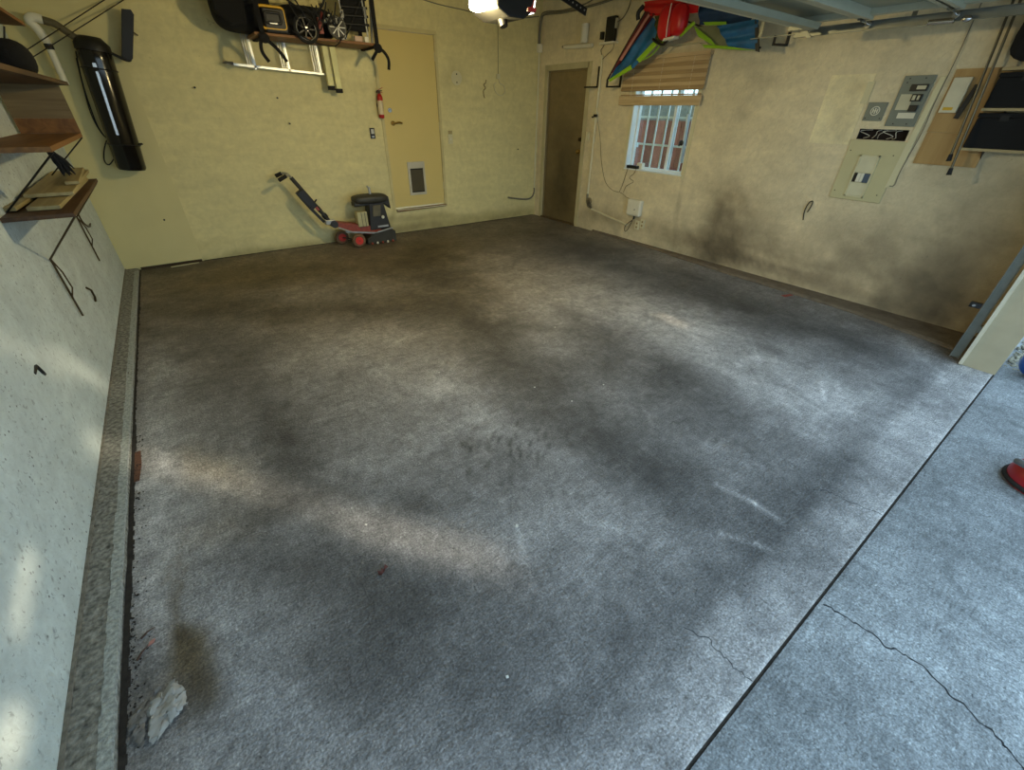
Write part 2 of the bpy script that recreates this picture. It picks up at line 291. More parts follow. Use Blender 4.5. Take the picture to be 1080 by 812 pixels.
def stained_slab(name, us, vs, holes, p0, du, dv, thick, blobs, m, warp=.1, vary=.5, extra=None, parent=None, tintc=(1.05, .97, .82)):
    """a slab whose visible face is a fine grid carrying the stain attribute; holes are rectangles (u0, v0, u1, v1)"""
    us = sorted(set(np.round(us, 4))); vs = sorted(set(np.round(vs, 4))); nu, nv = len(us), len(vs)
    p0, du, dv, th = [np.array(q, float) for q in (p0, du, dv, thick)]
    U, Vv = np.meshgrid(us, vs, indexing='ij')
    Pf = p0+U[..., None]*du+Vv[..., None]*dv; P = np.concatenate([Pf.reshape(-1, 3), (Pf+th).reshape(-1, 3)])
    K = nu*nv; cu = (np.array(us[1:])+np.array(us[:-1]))/2; cv = (np.array(vs[1:])+np.array(vs[:-1]))/2
    ok = np.ones((nu-1, nv-1), bool)
    for (a, b, c, d) in holes: ok &= ~((cu[:, None] > a) & (cu[:, None] < c) & (cv[None, :] > b) & (cv[None, :] < d))
    I, J = np.nonzero(ok); a = I*nv+J; b = (I+1)*nv+J; c = b+1; d = a+1
    F = [np.stack([a, b, c, d], 1)]
    for I_, J_, (s0, s1) in ((-1, 0, (0, 3)), (1, 0, (1, 2)), (0, -1, (0, 1)), (0, 1, (3, 2))):
        pad = np.pad(ok, 1); nb = pad[1+I_:nu+I_, 1+J_:nv+J_]; e = ok & ~nb; I, J = np.nonzero(e)
        q = [I*nv+J, (I+1)*nv+J, (I+1)*nv+J+1, I*nv+J+1]; F.append(np.stack([q[s0], q[s1], q[s1]+K, q[s0]+K], 1))
    F = np.concatenate(F)
    # a coarse back
    me = bpy.data.meshes.new(name); me.from_pydata(P.tolist(), [], F.tolist()); me.update()
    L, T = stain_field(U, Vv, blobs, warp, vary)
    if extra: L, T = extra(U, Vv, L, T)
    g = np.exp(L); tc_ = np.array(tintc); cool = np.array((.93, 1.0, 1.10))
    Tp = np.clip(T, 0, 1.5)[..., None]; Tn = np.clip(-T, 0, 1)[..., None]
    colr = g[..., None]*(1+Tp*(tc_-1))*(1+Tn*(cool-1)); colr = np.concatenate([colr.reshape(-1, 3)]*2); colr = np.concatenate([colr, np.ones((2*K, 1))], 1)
    at = me.color_attributes.new('stain', 'FLOAT_COLOR', 'POINT'); at.data.foreach_set('color', colr.astype(np.float32).ravel())
    me.materials.append(m); o = bpy.data.objects.new(name, me); COL.objects.link(o); OFF[o.name] = Vector((0, 0, 0))
    if parent: o.parent = parent
    else: o['kind'] = 'structure'
    return o
def ar(a, b, st, *extra): return list(np.arange(a, b, st))+[b]+list(extra)

W, YG, HC = 5.977, -6.376, 3.0
m_floor = stained('floor_concrete', (128, 126, 125), .62, 0, 0, .55, kind='floor')
m_drive = stained('driveway_concrete', (132, 135, 136), .75, 0, 0, .55, kind='floor')
m_wallr = stained('plaster_right', (218, 205, 170), .7, 3, 20, .45)
m_wallb = stained('drywall_back', (214, 202, 146), .6, 2, 14, .12)
m_walll = stained('plaster_left', (202, 212, 210), .75, 3, 20, .45, kind='specked')
m_ceil = mat('ceiling_paint', (190, 185, 165), .8)
m_ext = mat('stucco', (176, 168, 148), .85, bump=.4, bscale=80)

def seg_lines(U, Vv, L, T, lines):
    for (x0, y0, x1, y1, w, amt) in lines:
        dx, dy = x1-x0, y1-y0; l2 = dx*dx+dy*dy; t = np.clip(((U-x0)*dx+(Vv-y0)*dy)/l2, 0, 1)
        d = np.hypot(U-x0-t*dx, Vv-y0-t*dy); L = L+amt*np.exp(-(d/w)**2)
    return L
def floor_extra(U, Vv, L, T):
    ln = [(2.56, -5.80, 2.60, -5.98, .016, .8), (2.60, -5.98, 2.60, -6.10, .02, .9), (2.30, -5.98, 2.38, -6.11, .014, .8), (2.38, -6.11, 2.40, -6.16, .02, .7),
          (1.645, -4.77, 1.66, -4.83, .012, -1.1), (1.56, -5.40, 1.42, -5.75, .012, .3), (4.05, -4.2, 4.2, -4.4, .03, .2)]
    rs = random.Random(5)
    for i in range(46):
        cx, cy = 1.85+rs.gauss(0, .13), -5.02+rs.gauss(0, .13); a = .75+rs.gauss(0, .15)
        l = rs.uniform(.02, .07); ln.append((cx, cy, cx+l*math.cos(a), cy+l*math.sin(a), .009, -.55))
    for i in range(130):
        cx, cy = rs.uniform(.3, 5.4), rs.uniform(-6.0, -1.5); a = rs.choice([.4, .7, 2.2, 1.2])+rs.gauss(0, .2)
        l = rs.uniform(.05, .35); ln.append((cx, cy, cx+l*math.cos(a), cy+l*math.sin(a), .011, rs.choice([-.25, .22, -.2, .25])))
    L = seg_lines(U, Vv, L, T, ln)
    L = L+fbm(U, Vv, 1.3, 71, 5)*.5+fbm(U*.5+Vv, Vv*.4-U, 3.0, 81, 5)*.42+fbm(U, Vv, 7, 85, 5)*.42
    # browner and a little darker towards the back of the room
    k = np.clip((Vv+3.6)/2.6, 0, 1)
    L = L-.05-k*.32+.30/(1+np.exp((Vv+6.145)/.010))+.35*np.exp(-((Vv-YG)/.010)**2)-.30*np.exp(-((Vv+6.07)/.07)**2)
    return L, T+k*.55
us = ar(0.0, W, .02); vs = ar(YG, 0.0, .02)
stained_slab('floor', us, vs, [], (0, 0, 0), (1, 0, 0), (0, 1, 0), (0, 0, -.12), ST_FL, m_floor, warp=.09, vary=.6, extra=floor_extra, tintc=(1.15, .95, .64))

# driveway slabs beyond the joint
def drive_extra(U, Vv, L, T):
    rs = random.Random(9); ln = []
    ln += [(2.75, -6.62, 2.72, -6.95, .02, -.3), (2.60, -6.6, 2.5, -6.8, .015, -.25), (2.9, -6.62, 2.8, -6.75, .015, -.25), (3.0, -6.6, 3.3, -6.62, .012, -.3)]
    for i in range(60):
        cx, cy = rs.uniform(1.2, 5.0), rs.uniform(-7.6, -6.42); a = 1.25+rs.gauss(0, .25)
        l = rs.uniform(.04, .22); ln.append((cx, cy, cx-l*math.cos(a), cy+l*math.sin(a), .010, rs.choice([-.3, -.2, .15])))
    L = seg_lines(U, Vv, L, T, ln)
    return L+fbm(U, Vv, 1.6, 91, 5)*.6+fbm(U, Vv, 7, 95, 5)*.4+fbm(U+Vv*.25, Vv*.25, 14, 97, 4)*.25-.06-.4*np.exp(-((Vv-YG)/.012)**2), T-.1
stained_slab('driveway', ar(-.5, 5.6, .03), ar(-8.0, -6.386, .03), [], (0, 0, 0), (1, 0, 0), (0, 1, 0), (0, 0, -.12), [], m_drive, extra=drive_extra)
b = MB().box((-12, -30, -.14), (25, -8.0, -.004)).box((5.6, -8.0, -.14), (25, YG, -.02)).box((-12, -8, -.14), (-.5, YG, -.01)).box((W+.15, YG, -.14), (25, 20, -.02))
struct('ground', b, mat('ground_concrete', (150, 150, 148), .85, var=.2, bump=.3))
# dirty joint between the slabs: a recessed strip with grit
struct('trim_1', MB().box((-.4, -6.392, -.06), (5.6, -6.374, -.006)), mat('joint_filler', (58, 50, 42), .95, var=.5, scale=40, bump=.8))

# cracks: real grooves would be sub-millimetre; thin dark wedges set flush in the slab
m_crack = mat('crack_dirt', (38, 40, 42), .95, var=.3, scale=60)
def crack(pts, w, z=.0008):
    rs = random.Random(int(pts[0][0]*1000)); P = []
    for (a, b_) in zip(pts, pts[1:]):
        n = 7
        for k in range(n): t = k/n; P.append((a[0]+(b_[0]-a[0])*t+rs.gauss(0, .005), a[1]+(b_[1]-a[1])*t+rs.gauss(0, .005)))
    P.append(pts[-1]); mb = MB()
    for i, (a, c) in enumerate(zip(P, P[1:])):
        d = Vector((c[0]-a[0], c[1]-a[1])); 
        if d.length < 1e-5: continue
        n_ = Vector((-d.y, d.x)).normalized(); w1 = w*rs.uniform(.4, 1.3)/2
        mb.prism([(a[0]-n_.x*w1, a[1]-n_.y*w1, -.01), (c[0]-n_.x*w1, c[1]-n_.y*w1, -.01), (c[0]+n_.x*w1, c[1]+n_.y*w1, -.01), (a[0]+n_.x*w1, a[1]+n_.y*w1, -.01)], (0, 0, .01+z))
    return mb
struct('crack', crack([(2.323, -6.398), (2.346, -6.494), (2.348, -6.599), (2.369, -6.691), (2.33, -6.801), (2.312, -6.895), (2.274, -6.959), (2.2, -7.15)], .0055), m_crack)
struct('crack', crack([(1.80, -6.13), (1.828, -6.207), (1.825, -6.3), (1.836, -6.374)], .0025), m_crack)
struct('crack', crack([(2.93, -6.10), (2.982, -6.151), (3.003, -6.242), (3.036, -6.372)], .0025), m_crack)

# ------------------------------------------------------------------ walls
WIN = (-2.91, .945, -1.985, 2.13)     # y0 z0 y1 z1 on the right wall
D2 = (-1.09, -.02, -.185, 2.148)
PAN = (-5.02, 1.43, -4.652, 1.512)
ys = ar(YG, 0.0, .035, *[WIN[0], WIN[2], D2[0], D2[2], PAN[0], PAN[2]]); zs = ar(.0, HC, .035, *[WIN[1], WIN[3], D2[3], PAN[1], PAN[3]])
def wr_extra(U, Vv, L, T):
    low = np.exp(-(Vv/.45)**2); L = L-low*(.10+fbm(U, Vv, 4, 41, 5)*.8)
    L = L-np.exp(-((U+5.9)/.55)**2)*.10
    # trowel ridges low on the wall
    rid = np.abs(np.sin((Vv*26+fbm(U, Vv, 2.2, 51)*26)))**8*np.exp(-((U+4.0)/.9)**2)*np.exp(-((Vv-.15)/.3)**2)
    return L+rid*.2+fbm(U, Vv, 1.2, 61, 5)*.22, T+np.exp(-(Vv/.9)**2)*np.clip((-3.0-U)/1.5, 0, 1)*.8
stained_slab('wall_right', ys, zs, [WIN, D2, PAN], (W, 0, 0), (0, 1, 0), (0, 0, 1), (.16, 0, 0), ST_RW, m_wallr, warp=.035, vary=.8, extra=wr_extra, tintc=(1.06, .95, .86))
def wb_extra(U, Vv, L, T):
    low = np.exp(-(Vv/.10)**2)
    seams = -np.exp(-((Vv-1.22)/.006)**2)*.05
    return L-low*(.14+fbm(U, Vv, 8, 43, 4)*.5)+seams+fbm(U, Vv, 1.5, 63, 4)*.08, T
D1 = (3.3005, .354, 4.142, 2.434)
stained_slab('wall_back', ar(0, W, .035, D1[0], D1[2]), ar(.0, HC, .03, D1[1], D1[3]), [D1], (0, 0, 0), (1, 0, 0), (0, 0, 1), (0, .16, 0), ST_BK, m_wallb, warp=.05, vary=.4, extra=wb_extra, tintc=(1.0, .92, .70))
# boxed-out lower-left stretch of the back wall
struct('trim_2', MB().prism([(0.0, -.018, .03), (.75, -.018, .03), (.755, -.018, HC), (0.0, -.018, HC)], (0, .0175, 0)), mat('drywall_panel', (206, 194, 138), .6, var=.05, scale=3))
def wl_extra(U, Vv, L, T):
    rs = random.Random(21); 
    spots = [(rs.uniform(-5.4, -2.9), abs(rs.gauss(0, .33)), rs.uniform(.003, .008)) for i in range(60)]
    for (a, b_, r) in spots: L = L-.9*np.exp(-(((U-a)**2+(Vv-b_)**2)/r**2))
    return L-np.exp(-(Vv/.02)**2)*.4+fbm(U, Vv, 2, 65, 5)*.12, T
stained_slab('wall_left', ar(YG, 0.0, .014), ar(.022, 2.0, .014)+[HC], [], (0, 0, 0), (0, 1, 0), (0, 0, 1), (-.16, 0, 0), ST_LW, m_walll, warp=.05, vary=.4, extra=wl_extra)
b = MB().box((-.16, YG-.02, 2.36), (W+.16, -6.19, HC))                      # header over the garage opening
b.box((5.31, YG, 0), (W+.16, -6.19, 2.36)).box((-.16, YG-.02, 0), (.40, -6.19, 2.36))
struct('wall_front', b, m_ext)
struct('ceiling', MB().box((-.3, -7.0, HC), (W+.3, .3, HC+.12)), m_ceil)
# the door jamb board: a wide beige face with a paler edge
m_jamb = mat('jamb_paint', (168, 156, 128), .55, var=.08, bump=.1)
jf = MB().box((5.285, -6.385, .0), (5.309, -6.176, 2.36))
j = struct('trim_3', jf, m_jamb, bev=.003)
struct('weather_strip', MB().box((5.262, -6.200, .01), (5.2845, -6.178, 2.3)), mat('pale_strip', (196, 188, 165), .5), j)

m_curb = stained('curb_concrete', (160, 158, 152), .85, 3, 30, .8)
m_curbm = mat('curb_rough', (128, 127, 120), .9, var=.8, scale=48, bump=1.0, bscale=60)
def curb_strip(name, outer, x_in, z, m):
    mb = MB(); n = len(outer); rs = random.Random(2)
    vs, fs = [], []
    for (x, y) in outer:
        s_ = .006 if x < x_in else -.006
        vs += [(x_in, y, z), (x-(.022 if x > x_in else -.022), y, z+rs.uniform(-.002, .002)), (x, y, z*.55), (x+rs.uniform(-.002, .002), y, -.01), (x_in, y, -.01)]
    for i in range(n-1):
        for j_ in range(5): fs.append((i*5+j_, i*5+(j_+1) % 5, (i+1)*5+(j_+1) % 5, (i+1)*5+j_))
    fs += [tuple(range(5)), tuple(reversed([(n-1)*5+q for q in range(5)]))]
    mb.add(vs, fs); return struct(name, mb, m)
rs = random.Random(4)
cl = curb_strip('trim_4', [(.121+rs.uniform(-.003, .003), -6.18+i*.1) for i in range(62)]+[(.121, -.02)], .001, .03, m_curbm)
lp = MB()
for i in range(120):
    y = -6.15+i*.05; x0 = .087+rs.uniform(-.003, .003); lp.box((x0, y, .010), (.1205, y+.052, .0315+rs.uniform(0, .0012)))
o = struct('worn_ridge', lp, mat('curb_pale', (158, 162, 158), .85, var=.5, scale=70, bump=.9), cl); o['kind'] = 'stuff'
struct('wall_foot_grout', MB().box((.0005, -6.17, .028), (.012, -.02, .036)), mat('foot_grout', (120, 116, 106), .9, var=.5, scale=40, bump=.8), cl)
gd_ = MB(); rs = random.Random(66)
for i in range(205):
    y = -6.17+i*.03; gd_.box((.1225, y, .0), (.133+abs(rs.gauss(0, .004))+(.006 if y < -3.5 else 0), min(y+.0305, -.01), .0022))
struct('trim_5', gd_, mat('gap_dirt', (46, 42, 38), .95, var=.6, scale=30))
pts = [(5.972, -1.5), (5.955, -2.0), (5.90, -2.7), (5.84, -3.3), (5.77, -4.14), (5.755, -4.7), (5.71, -5.3), (5.62, -5.7), (5.56, -6.0), (5.50, -6.185)]
fine = []
for (a, c) in zip(pts, pts[1:]):
    for k in range(8): t = k/8; fine.append((a[0]+(c[0]-a[0])*t+rs.uniform(-.003, .003), a[1]+(c[1]-a[1])*t))
curb_strip('trim_6', fine+[pts[-1]], W-.001, .026, mat('stem_concrete', (112, 100, 84), .9, var=.3, scale=12, bump=.8))

# ------------------------------------------------------------------ shared materials
blk = mat('black_plastic', (14, 14, 15), .5); blkm = mat('black_metal', (26, 25, 25), .4, .3); chrome = mat('chrome', (205, 205, 205), .22, 1, var=.03)
alu = mat('aluminium', (196, 196, 190), .38, .85, var=.06); galv = mat('galvanised_steel', (128, 130, 122), .45, .6, var=.15, scale=14); white = mat('white_plastic', (222, 218, 198), .45, var=.04)
brass = mat('aged_brass', (150, 120, 60), .35, .9); rub = mat('rubber', (28, 27, 26), .85); cream = mat('cream_paint', (206, 198, 160), .5, var=.05)
pvc = mat('painted_pipe', (210, 203, 170), .45, var=.05); dark = mat('dark_hole', (34, 22, 16), .9); whitec = mat('white_wire', (225, 218, 200), .5)
red = mat('red_paint', (170, 28, 24), .35); fabric_b = mat('black_fabric', (15, 15, 17), .95, var=.3, scale=40, bump=.5, bscale=200)
greycab = mat('grey_cable', (120, 116, 100), .6); silver = mat('silver_paint', (172, 172, 170), .35, .5)

# ------------------------------------------------------------------ back door with the pet flap
m_door1 = mat('yellow_cream_door', (211, 189, 117), .5, var=.03, scale=2)
x0, z0, x1, z1 = D1
d1 = struct('door_1', MB().box((x0+.012, .004, z0+.01), (x1-.012, .05, z1-.012)), m_door1)
struct('door_casing', MB().box((x0-.03, -.010, z0-.02), (x0+.008, .1, z1+.0)).box((x1-.008, -.010, z0-.02), (x1+.03, .1, z1)).box((x0-.03, -.010, z1-.008), (x1+.03, .1, z1+.035)), mat('door_trim_paint', (198, 184, 130), .5), d1)
struct('sill', MB().prism([(x0+.02, -.035, z0-.045), (x1+.01, -.035, z0-.03), (x1+.01, -.035, z0+.0), (x0+.02, -.035, z0-.012)], (0, .13, 0)), wood('worn_sill', (150, 118, 66), (96, 66, 34), 0, 40), d1, bev=.004)
struct('sill_edge', MB().box((x0+.02, -.037, z0-.02), (x1+.005, -.0355, z0-.012)), mat('white_chip', (214, 206, 176), .6), d1)
pf = MB()
for a, c in (((3.566, -.012, .875), (3.836, .006, .962)), ((3.566, -.012, .520), (3.836, .006, .555)), ((3.566, -.012, .55), (3.602, .006, .88)), ((3.806, -.012, .55), (3.836, .006, .88))): pf.box(a, c)
pfo = struct('pet_door_frame', pf, mat('grey_white_frame', (190, 184, 165), .5), d1, bev=.004)
struct('pet_door_flap', MB().box((3.602, -.004, .555), (3.806, .004, .875)), mat('brown_flap', (74, 66, 40), .35, var=.15), pfo)
struct('flap_weather_edge', MB().box((3.60, -.008, .556), (3.806, -.0042, .572)).box((3.6, -.008, .86), (3.806, -.0042, .876)), rub, pfo)
hb_ = struct('door_lever', MB().cyl((3.377+.05, .004, 1.438), (3.427, -.012, 1.438), .03, n=16).cyl((3.427, -.01, 1.438), (3.427, -.05, 1.438), .011).tube(bez([(3.427, -.05, 1.438), (3.46, -.052, 1.442), (3.50, -.05, 1.448), (3.545, -.046, 1.44)]), [.011]*24+[.006], 8), brass, d1, smooth=True)
struct('deadbolt', MB().cyl((3.40, .004, 1.587), (3.40, -.018, 1.587), .027).cyl((3.40, -.018, 1.587), (3.40, -.024, 1.587), .014), chrome, d1, smooth=True)
for z in (.62, 1.4, 2.2): struct('hinge', MB().box((x1-.015, -.004, z-.05), (x1+.003, .006, z+.05)), cream, d1)

# ------------------------------------------------------------------ side door
m_door2 = mat('olive_brown_door', (120, 106, 74), .45, var=.2, scale=3)
y0, z0, y1, z1 = D2
d2 = stained_slab('door_2', ar(y0+.02, y1-.02, .03), ar(.022, z1-.022, .03), [], (W+.035, 0, 0), (0, 1, 0), (0, 0, 1), (.04, 0, 0), [(-.62, .9, 22, 0, 3, -.5, .3), (-.8, .6, 30, 0, 8, -.35, .3), (-.5, .35, 12, 0, 12, -.35, .3), (-1.0, 1.1, 40, 0, 9, -.25, .3), (-.6, 1.9, 4, 0, 8, .15, 0)], stained('olive_brown_face', (124, 108, 74), .45, 3, 14, .1), warp=.05, vary=.6)
struct('door_frame', MB().box((W-.012, y0-.055, .0), (W+.12, y0+.018, z1+.05)).box((W-.012, y1-.018, 0), (W+.12, y1+.05, z1+.05)).box((W-.012, y0, z1-.02), (W+.12, y1, z1+.05)), mat('frame_paint', (186, 176, 138), .5, var=.1), d2)
struct('door_stop', MB().box((W+.012, y0+.018, .02), (W+.035, y0+.036, z1-.02)).box((W+.012, y1-.036, .02), (W+.035, y1-.018, z1-.02)).box((W+.012, y0+.018, z1-.04), (W+.035, y1-.018, z1-.02)), m_door2, d2)
struct('threshold', MB().box((W-.02, y0+.01, .001), (W+.13, y1-.01, .022)), mat('threshold_wood', (86, 70, 44), .7), d2)
struct('door_knob', MB().cyl((W+.036, y0+.09, 1.085), (W+.024, y0+.09, 1.085), .032).cyl((W+.024, y0+.09, 1.085), (W-.0, y0+.09, 1.085), .012).ell((W-.012, y0+.09, 1.085), (.022, .027, .027)), brass, d2, smooth=True)
struct('deadbolt', MB().cyl((W+.036, y0+.09, 1.25), (W+.012, y0+.09, 1.25), .03, .026), mat('dark_bronze', (52, 40, 26), .4, .7), d2, smooth=True)
struct('closed_backing', MB().box((W+.10, y0-.02, 0), (W+.155, y1+.02, z1+.02)), m_ext, d2)

# ------------------------------------------------------------------ window with security bars
y0, z0, y1, z1 = WIN; m_win = mat('white_vinyl', (226, 232, 232), .4, var=.03)
wi = struct('window_1', MB().box((W+.085, y0, z0), (W+.135, y0+.035, z1)).box((W+.085, y1-.035, z0), (W+.135, y1, z1)).box((W+.085, y0, z0), (W+.135, y1, z0+.035)).box((W+.085, y0, z1-.035), (W+.135, y1, z1)), m_win)
struct('reveal', MB().box((W-.004, y1-.012, z0), (W+.085, y1, z1)).box((W-.004, y0, z0), (W+.085, y0+.012, z1)).box((W-.004, y0, z1-.012), (W+.085, y1, z1)), m_win, wi)
struct('sill', MB().box((W-.012, y0-.01, z0-.005), (W+.09, y1+.01, z0+.012)), m_win, wi)
struct('casing', MB().box((W-.01, y0-.045, z0-.03), (W-.0005, y0-.0, z1)).box((W-.008, y1, z0-.03), (W-.0005, y1+.035, z1)), cream, wi)
struct('sash_stile', MB().box((W+.09, -2.60, z0+.03), (W+.125, -2.565, z1-.03)), m_win, wi)
glass = bpy.data.materials.new('window_glass'); glass.use_nodes = True; g = glass.node_tree; g.nodes.clear()
go = g.nodes.new('ShaderNodeOutputMaterial'); gm = g.nodes.new('ShaderNodeMixShader'); gt = g.nodes.new('ShaderNodeBsdfTransparent'); gg = g.nodes.new('ShaderNodeBsdfGlossy')
gg.inputs['Roughness'].default_value = .03; gt.inputs[0].default_value = (.9, .95, .93, 1); gm.inputs[0].default_value = .07
g.links.new(gt.outputs[0], gm.inputs[1]); g.links.new(gg.outputs[0], gm.inputs[2]); g.links.new(gm.outputs[0], go.inputs[0])
struct('pane', MB().box((W+.105, y0+.03, z0+.03), (W+.109, -2.6, z1-.03)), glass, wi); struct('pane', MB().box((W+.112, -2.565, z0+.03), (W+.116, y1-.03, z1-.03)), glass, wi)
bars = thing('window_bars', 'white steel security bars bolted outside the small side window', 'window bars', (W+.2, -2.45, z0-.05))
for i in range(6):
    y = -2.09-i*.155; link('bar', MB().box((W+.195, y-.009, z0-.05), (W+.213, y+.009, z1+.05)), m_win, bars)
for z in (z0-.02, 1.245, 1.56): link('cross_bar', MB().box((W+.213, y0-.03, z-.012), (W+.222, y1+.03, z+.012)), m_win, bars)
for y in (y0-.02, y1+.02): link('bracket', MB().box((W+.161, y-.015, 1.2), (W+.222, y+.015, 1.26)), m_win, bars)
tag(link('stick_brace', MB().bar((W+.06, -2.83, 1.08), (W+.06, -2.80, 1.60), .05, .018), mat('pale_blue_white', (205, 220, 228), .5)), 'pale upright strip leaning in the right side of the small window', 'strip')
tag(link('window_latch', MB().ell((W+.04, -2.79, 1.30), (.02, .035, .03)).cyl((W+.04, -2.79, 1.30), (W+.055, -2.75, 1.27), .012), blk, smooth=True), 'small black latch at right edge of the window opening', 'latch')

# outside the window: reddish board fence, neighbour's wall
fe = thing('board_fence', 'reddish-brown board fence seen through the small window bars', 'fence', (W+1.25, -1.6, -.02))
fm = [mat('red_board', (152, 88, 76), .8, var=.25, scale=9), mat('red_board_dark', (128, 72, 62), .8, var=.25, scale=9), mat('red_board_worn', (168, 104, 90), .8, var=.3, scale=9)]
rs = random.Random(8)
for i in range(30):
    y = -4.6+i*.15; link('board', MB().box((W+1.24+rs.uniform(0, .012), y+.006, -.02), (W+1.262, y+.146, 1.50+rs.uniform(-.01, .01))), rs.choice(fm), fe)
for z in (.4, 1.44): link('rail', MB().box((W+1.263, -4.6, z), (W+1.30, -.1, z+.07)), fm[1], fe)
link('lattice', MB().box((W+1.27, -4.6, 1.51), (W+1.285, -.1, 1.80)), mat('grey_trellis', (128, 134, 130), .85, var=.3, scale=25), fe)
struct('neighbour_wall', MB().box((W+2.6, -6, -.02), (W+2.75, 3, 1.80)), mat('grey_stucco', (142, 146, 140), .9, var=.15))

# ------------------------------------------------------------------ tan slat blind
m_sl = [wood('tan_slat', (206, 182, 140), (184, 158, 118), 1, 26), wood('tan_slat_b', (176, 150, 108), (154, 128, 90), 1, 26)]
bl = thing('window_blind', 'tan wooden slat blind pulled halfway up over the barred window', 'blind', (W-.04, -2.38, 1.68))
link('headrail', MB().box((W-.07, -2.995, 2.15), (W-.004, -1.79, 2.185)), m_sl[0], bl)
for i in range(8):
    z = 2.145-i*.037; ya, yb = -2.99-.0*i, -1.80+.004*i
    link('slat', MB().obox((W-.045, (ya+yb)/2, z-.018), (.004, yb-ya, .050), Matrix.Rotation(.30, 3, 'Y')), m_sl[i % 2], bl)
for z in (1.842, 1.795): link('slat', MB().obox((W-.045, -2.375, z), (.004, 1.20, .012), Matrix.Rotation(.35, 3, 'Y')), m_sl[1], bl)
link('bottom_valance', MB().box((W-.062, -2.99, 1.685), (W-.03, -1.765, 1.785)), m_sl[0], bl, bev=.004)
for y in (-2.80, -2.38, -1.95): link('cord', MB().cyl((W-.05, y, 1.78), (W-.05, y, 2.16), .002, n=5), whitec, bl)
cr_ = thing('curtain_rod', 'thin cream rod on two brackets above the tan blind', 'rod', (W-.05, -2.5, 2.25))
link('rod', MB().cyl((W-.05, -2.90, 2.262), (W-.05, -2.10, 2.262), .007), cream, cr_)
for y in (-2.82, -2.30): link('bracket', MB().bar((W-.0005, y, 2.20), (W-.0005, y, 2.275), .02, .003).bar((W-.002, y, 2.255), (W-.055, y, 2.255), .012, .006), cream, cr_)

# ------------------------------------------------------------------ electric panels and wires on the right wall
def wbox(mb, y0, z0, y1, z1, d0, d1): return mb.box((W-d1, y0, z0), (W-d0, y1, z1))
m_gp = mat('panel_grey', (112, 120, 114), .5, .2, var=.06)
p = thing('breaker_panel', 'tall grey metal breaker panel with three black breakers and paper labels', 'electric panel', (W, -4.93, 1.54))
link('panel_plate', wbox(MB(), -5.036, 1.538, -4.828, 1.891, .0005, .014), m_gp, p, bev=.002)
m_lab = mat('paper_label', (196, 190, 160), .7)
link('paper_label', wbox(MB(), -4.945, 1.655, -4.855, 1.765, .0142, .0155), m_lab, p); link('paper_label', wbox(MB(), -5.01, 1.595, -4.89, 1.635, .0142, .0155), mat('label_white', (216, 212, 190), .6), p)
link('breaker', wbox(MB(), -5.015, 1.785, -4.90, 1.832, .0142, .026), blk, p, bev=.002); link('breaker', wbox(MB(), -5.005, 1.715, -4.935, 1.765, .0142, .026), blk, p, bev=.002); link('breaker', wbox(MB(), -5.005, 1.645, -4.948, 1.69, .0142, .03), blk, p, bev=.002)
link('toggle', wbox(MB(), -5.005, 1.797, -4.945, 1.822, .026, .029), m_lab, p); link('toggle', wbox(MB(), -4.965, 1.723, -4.945, 1.757, .026, .034), m_lab, p); link('toggle', wbox(MB(), -4.992, 1.725, -4.978, 1.755, .026, .034), m_lab, p)
for y, z in ((-4.87, 1.872), (-4.975, 1.872), (-4.885, 1.556), (-4.98, 1.556), (-4.862, 1.845)): link('screw', MB().cyl((W-.014, y, z), (W-.017, y, z), .005, n=8), blkm, p)
q = thing('meter_cover', 'small square grey cover plate with round white emblem left of breaker panel', 'cover plate', (W, -4.715, 1.573))
link('plate', wbox(MB(), -4.787, 1.573, -4.643, 1.710, .0005, .012), m_gp, q, bev=.002)
em = MB().ring((W-.0125, -4.715, 1.647), (1, 0, 0), .032, .0035, 28, 6)
for dy, h in ((-.016, .022), (.0, .03), (.016, .022)): em.box((W-.0145, -4.715+dy-.0035, 1.647-h*.75), (W-.0122, -4.715+dy+.0035, 1.647+h*.75))
em.box((W-.0145, -4.728, 1.645), (W-.0122, -4.702, 1.650)); link('emblem', em, white, q)
for y in (-4.66, -4.77): link('screw', MB().cyl((W-.012, y, 1.592), (W-.0145, y, 1.592), .005, n=8), blkm, q)
# recess with loose wires
rc = thing('wire_recess', 'open rectangular hole in wall showing loose white wires between the panels', 'wall recess', (W+.05, -4.83, 1.43))
link('back_box', MB().box((W+.09, -5.02, 1.43), (W+.10, -4.652, 1.512)).box((W+.002, -5.0195, 1.4305), (W+.09, -5.016, 1.5115)).box((W+.002, -4.656, 1.4305), (W+.09, -4.6525, 1.5115)).box((W+.002, -5.016, 1.4305), (W+.09, -4.656, 1.434)).box((W+.002, -5.016, 1.508), (W+.09, -4.656, 1.5115)), dark, rc)
for k in range(5):
    ya = -4.69-.055*k-.012*(k % 2); pts_ = [(W+.05, ya, 1.44), (W+.02, ya-.05+.02*(k % 3), 1.46+.012*math.sin(k)), (W+.02, ya-.01+.05*math.cos(k*2), 1.495), (W+.05, ya-.05, 1.505)]
    link('wire', MB().tube(bez(pts_, 6), .0026, 6), whitec, rc, smooth=True)
m_cp = mat('painted_panel', (192, 184, 142), .5, var=.05)
c = thing('lower_breaker_cover', 'large cream painted breaker box cover with small inner door below wire hole', 'electric panel', (W, -4.83, .935))
link('cover_plate', wbox(MB(), -5.045, .935, -4.622, 1.425, .0005, .012), m_cp, c, bev=.003)
link('inner_frame', wbox(wbox(wbox(wbox(MB(), -4.90, .965, -4.888, 1.312, .012, .024), -4.757, .965, -4.745, 1.312, .012, .024), -4.90, 1.30, -4.745, 1.312, .012, .024), -4.90, .965, -4.745, .977, .012, .024), cream, c)
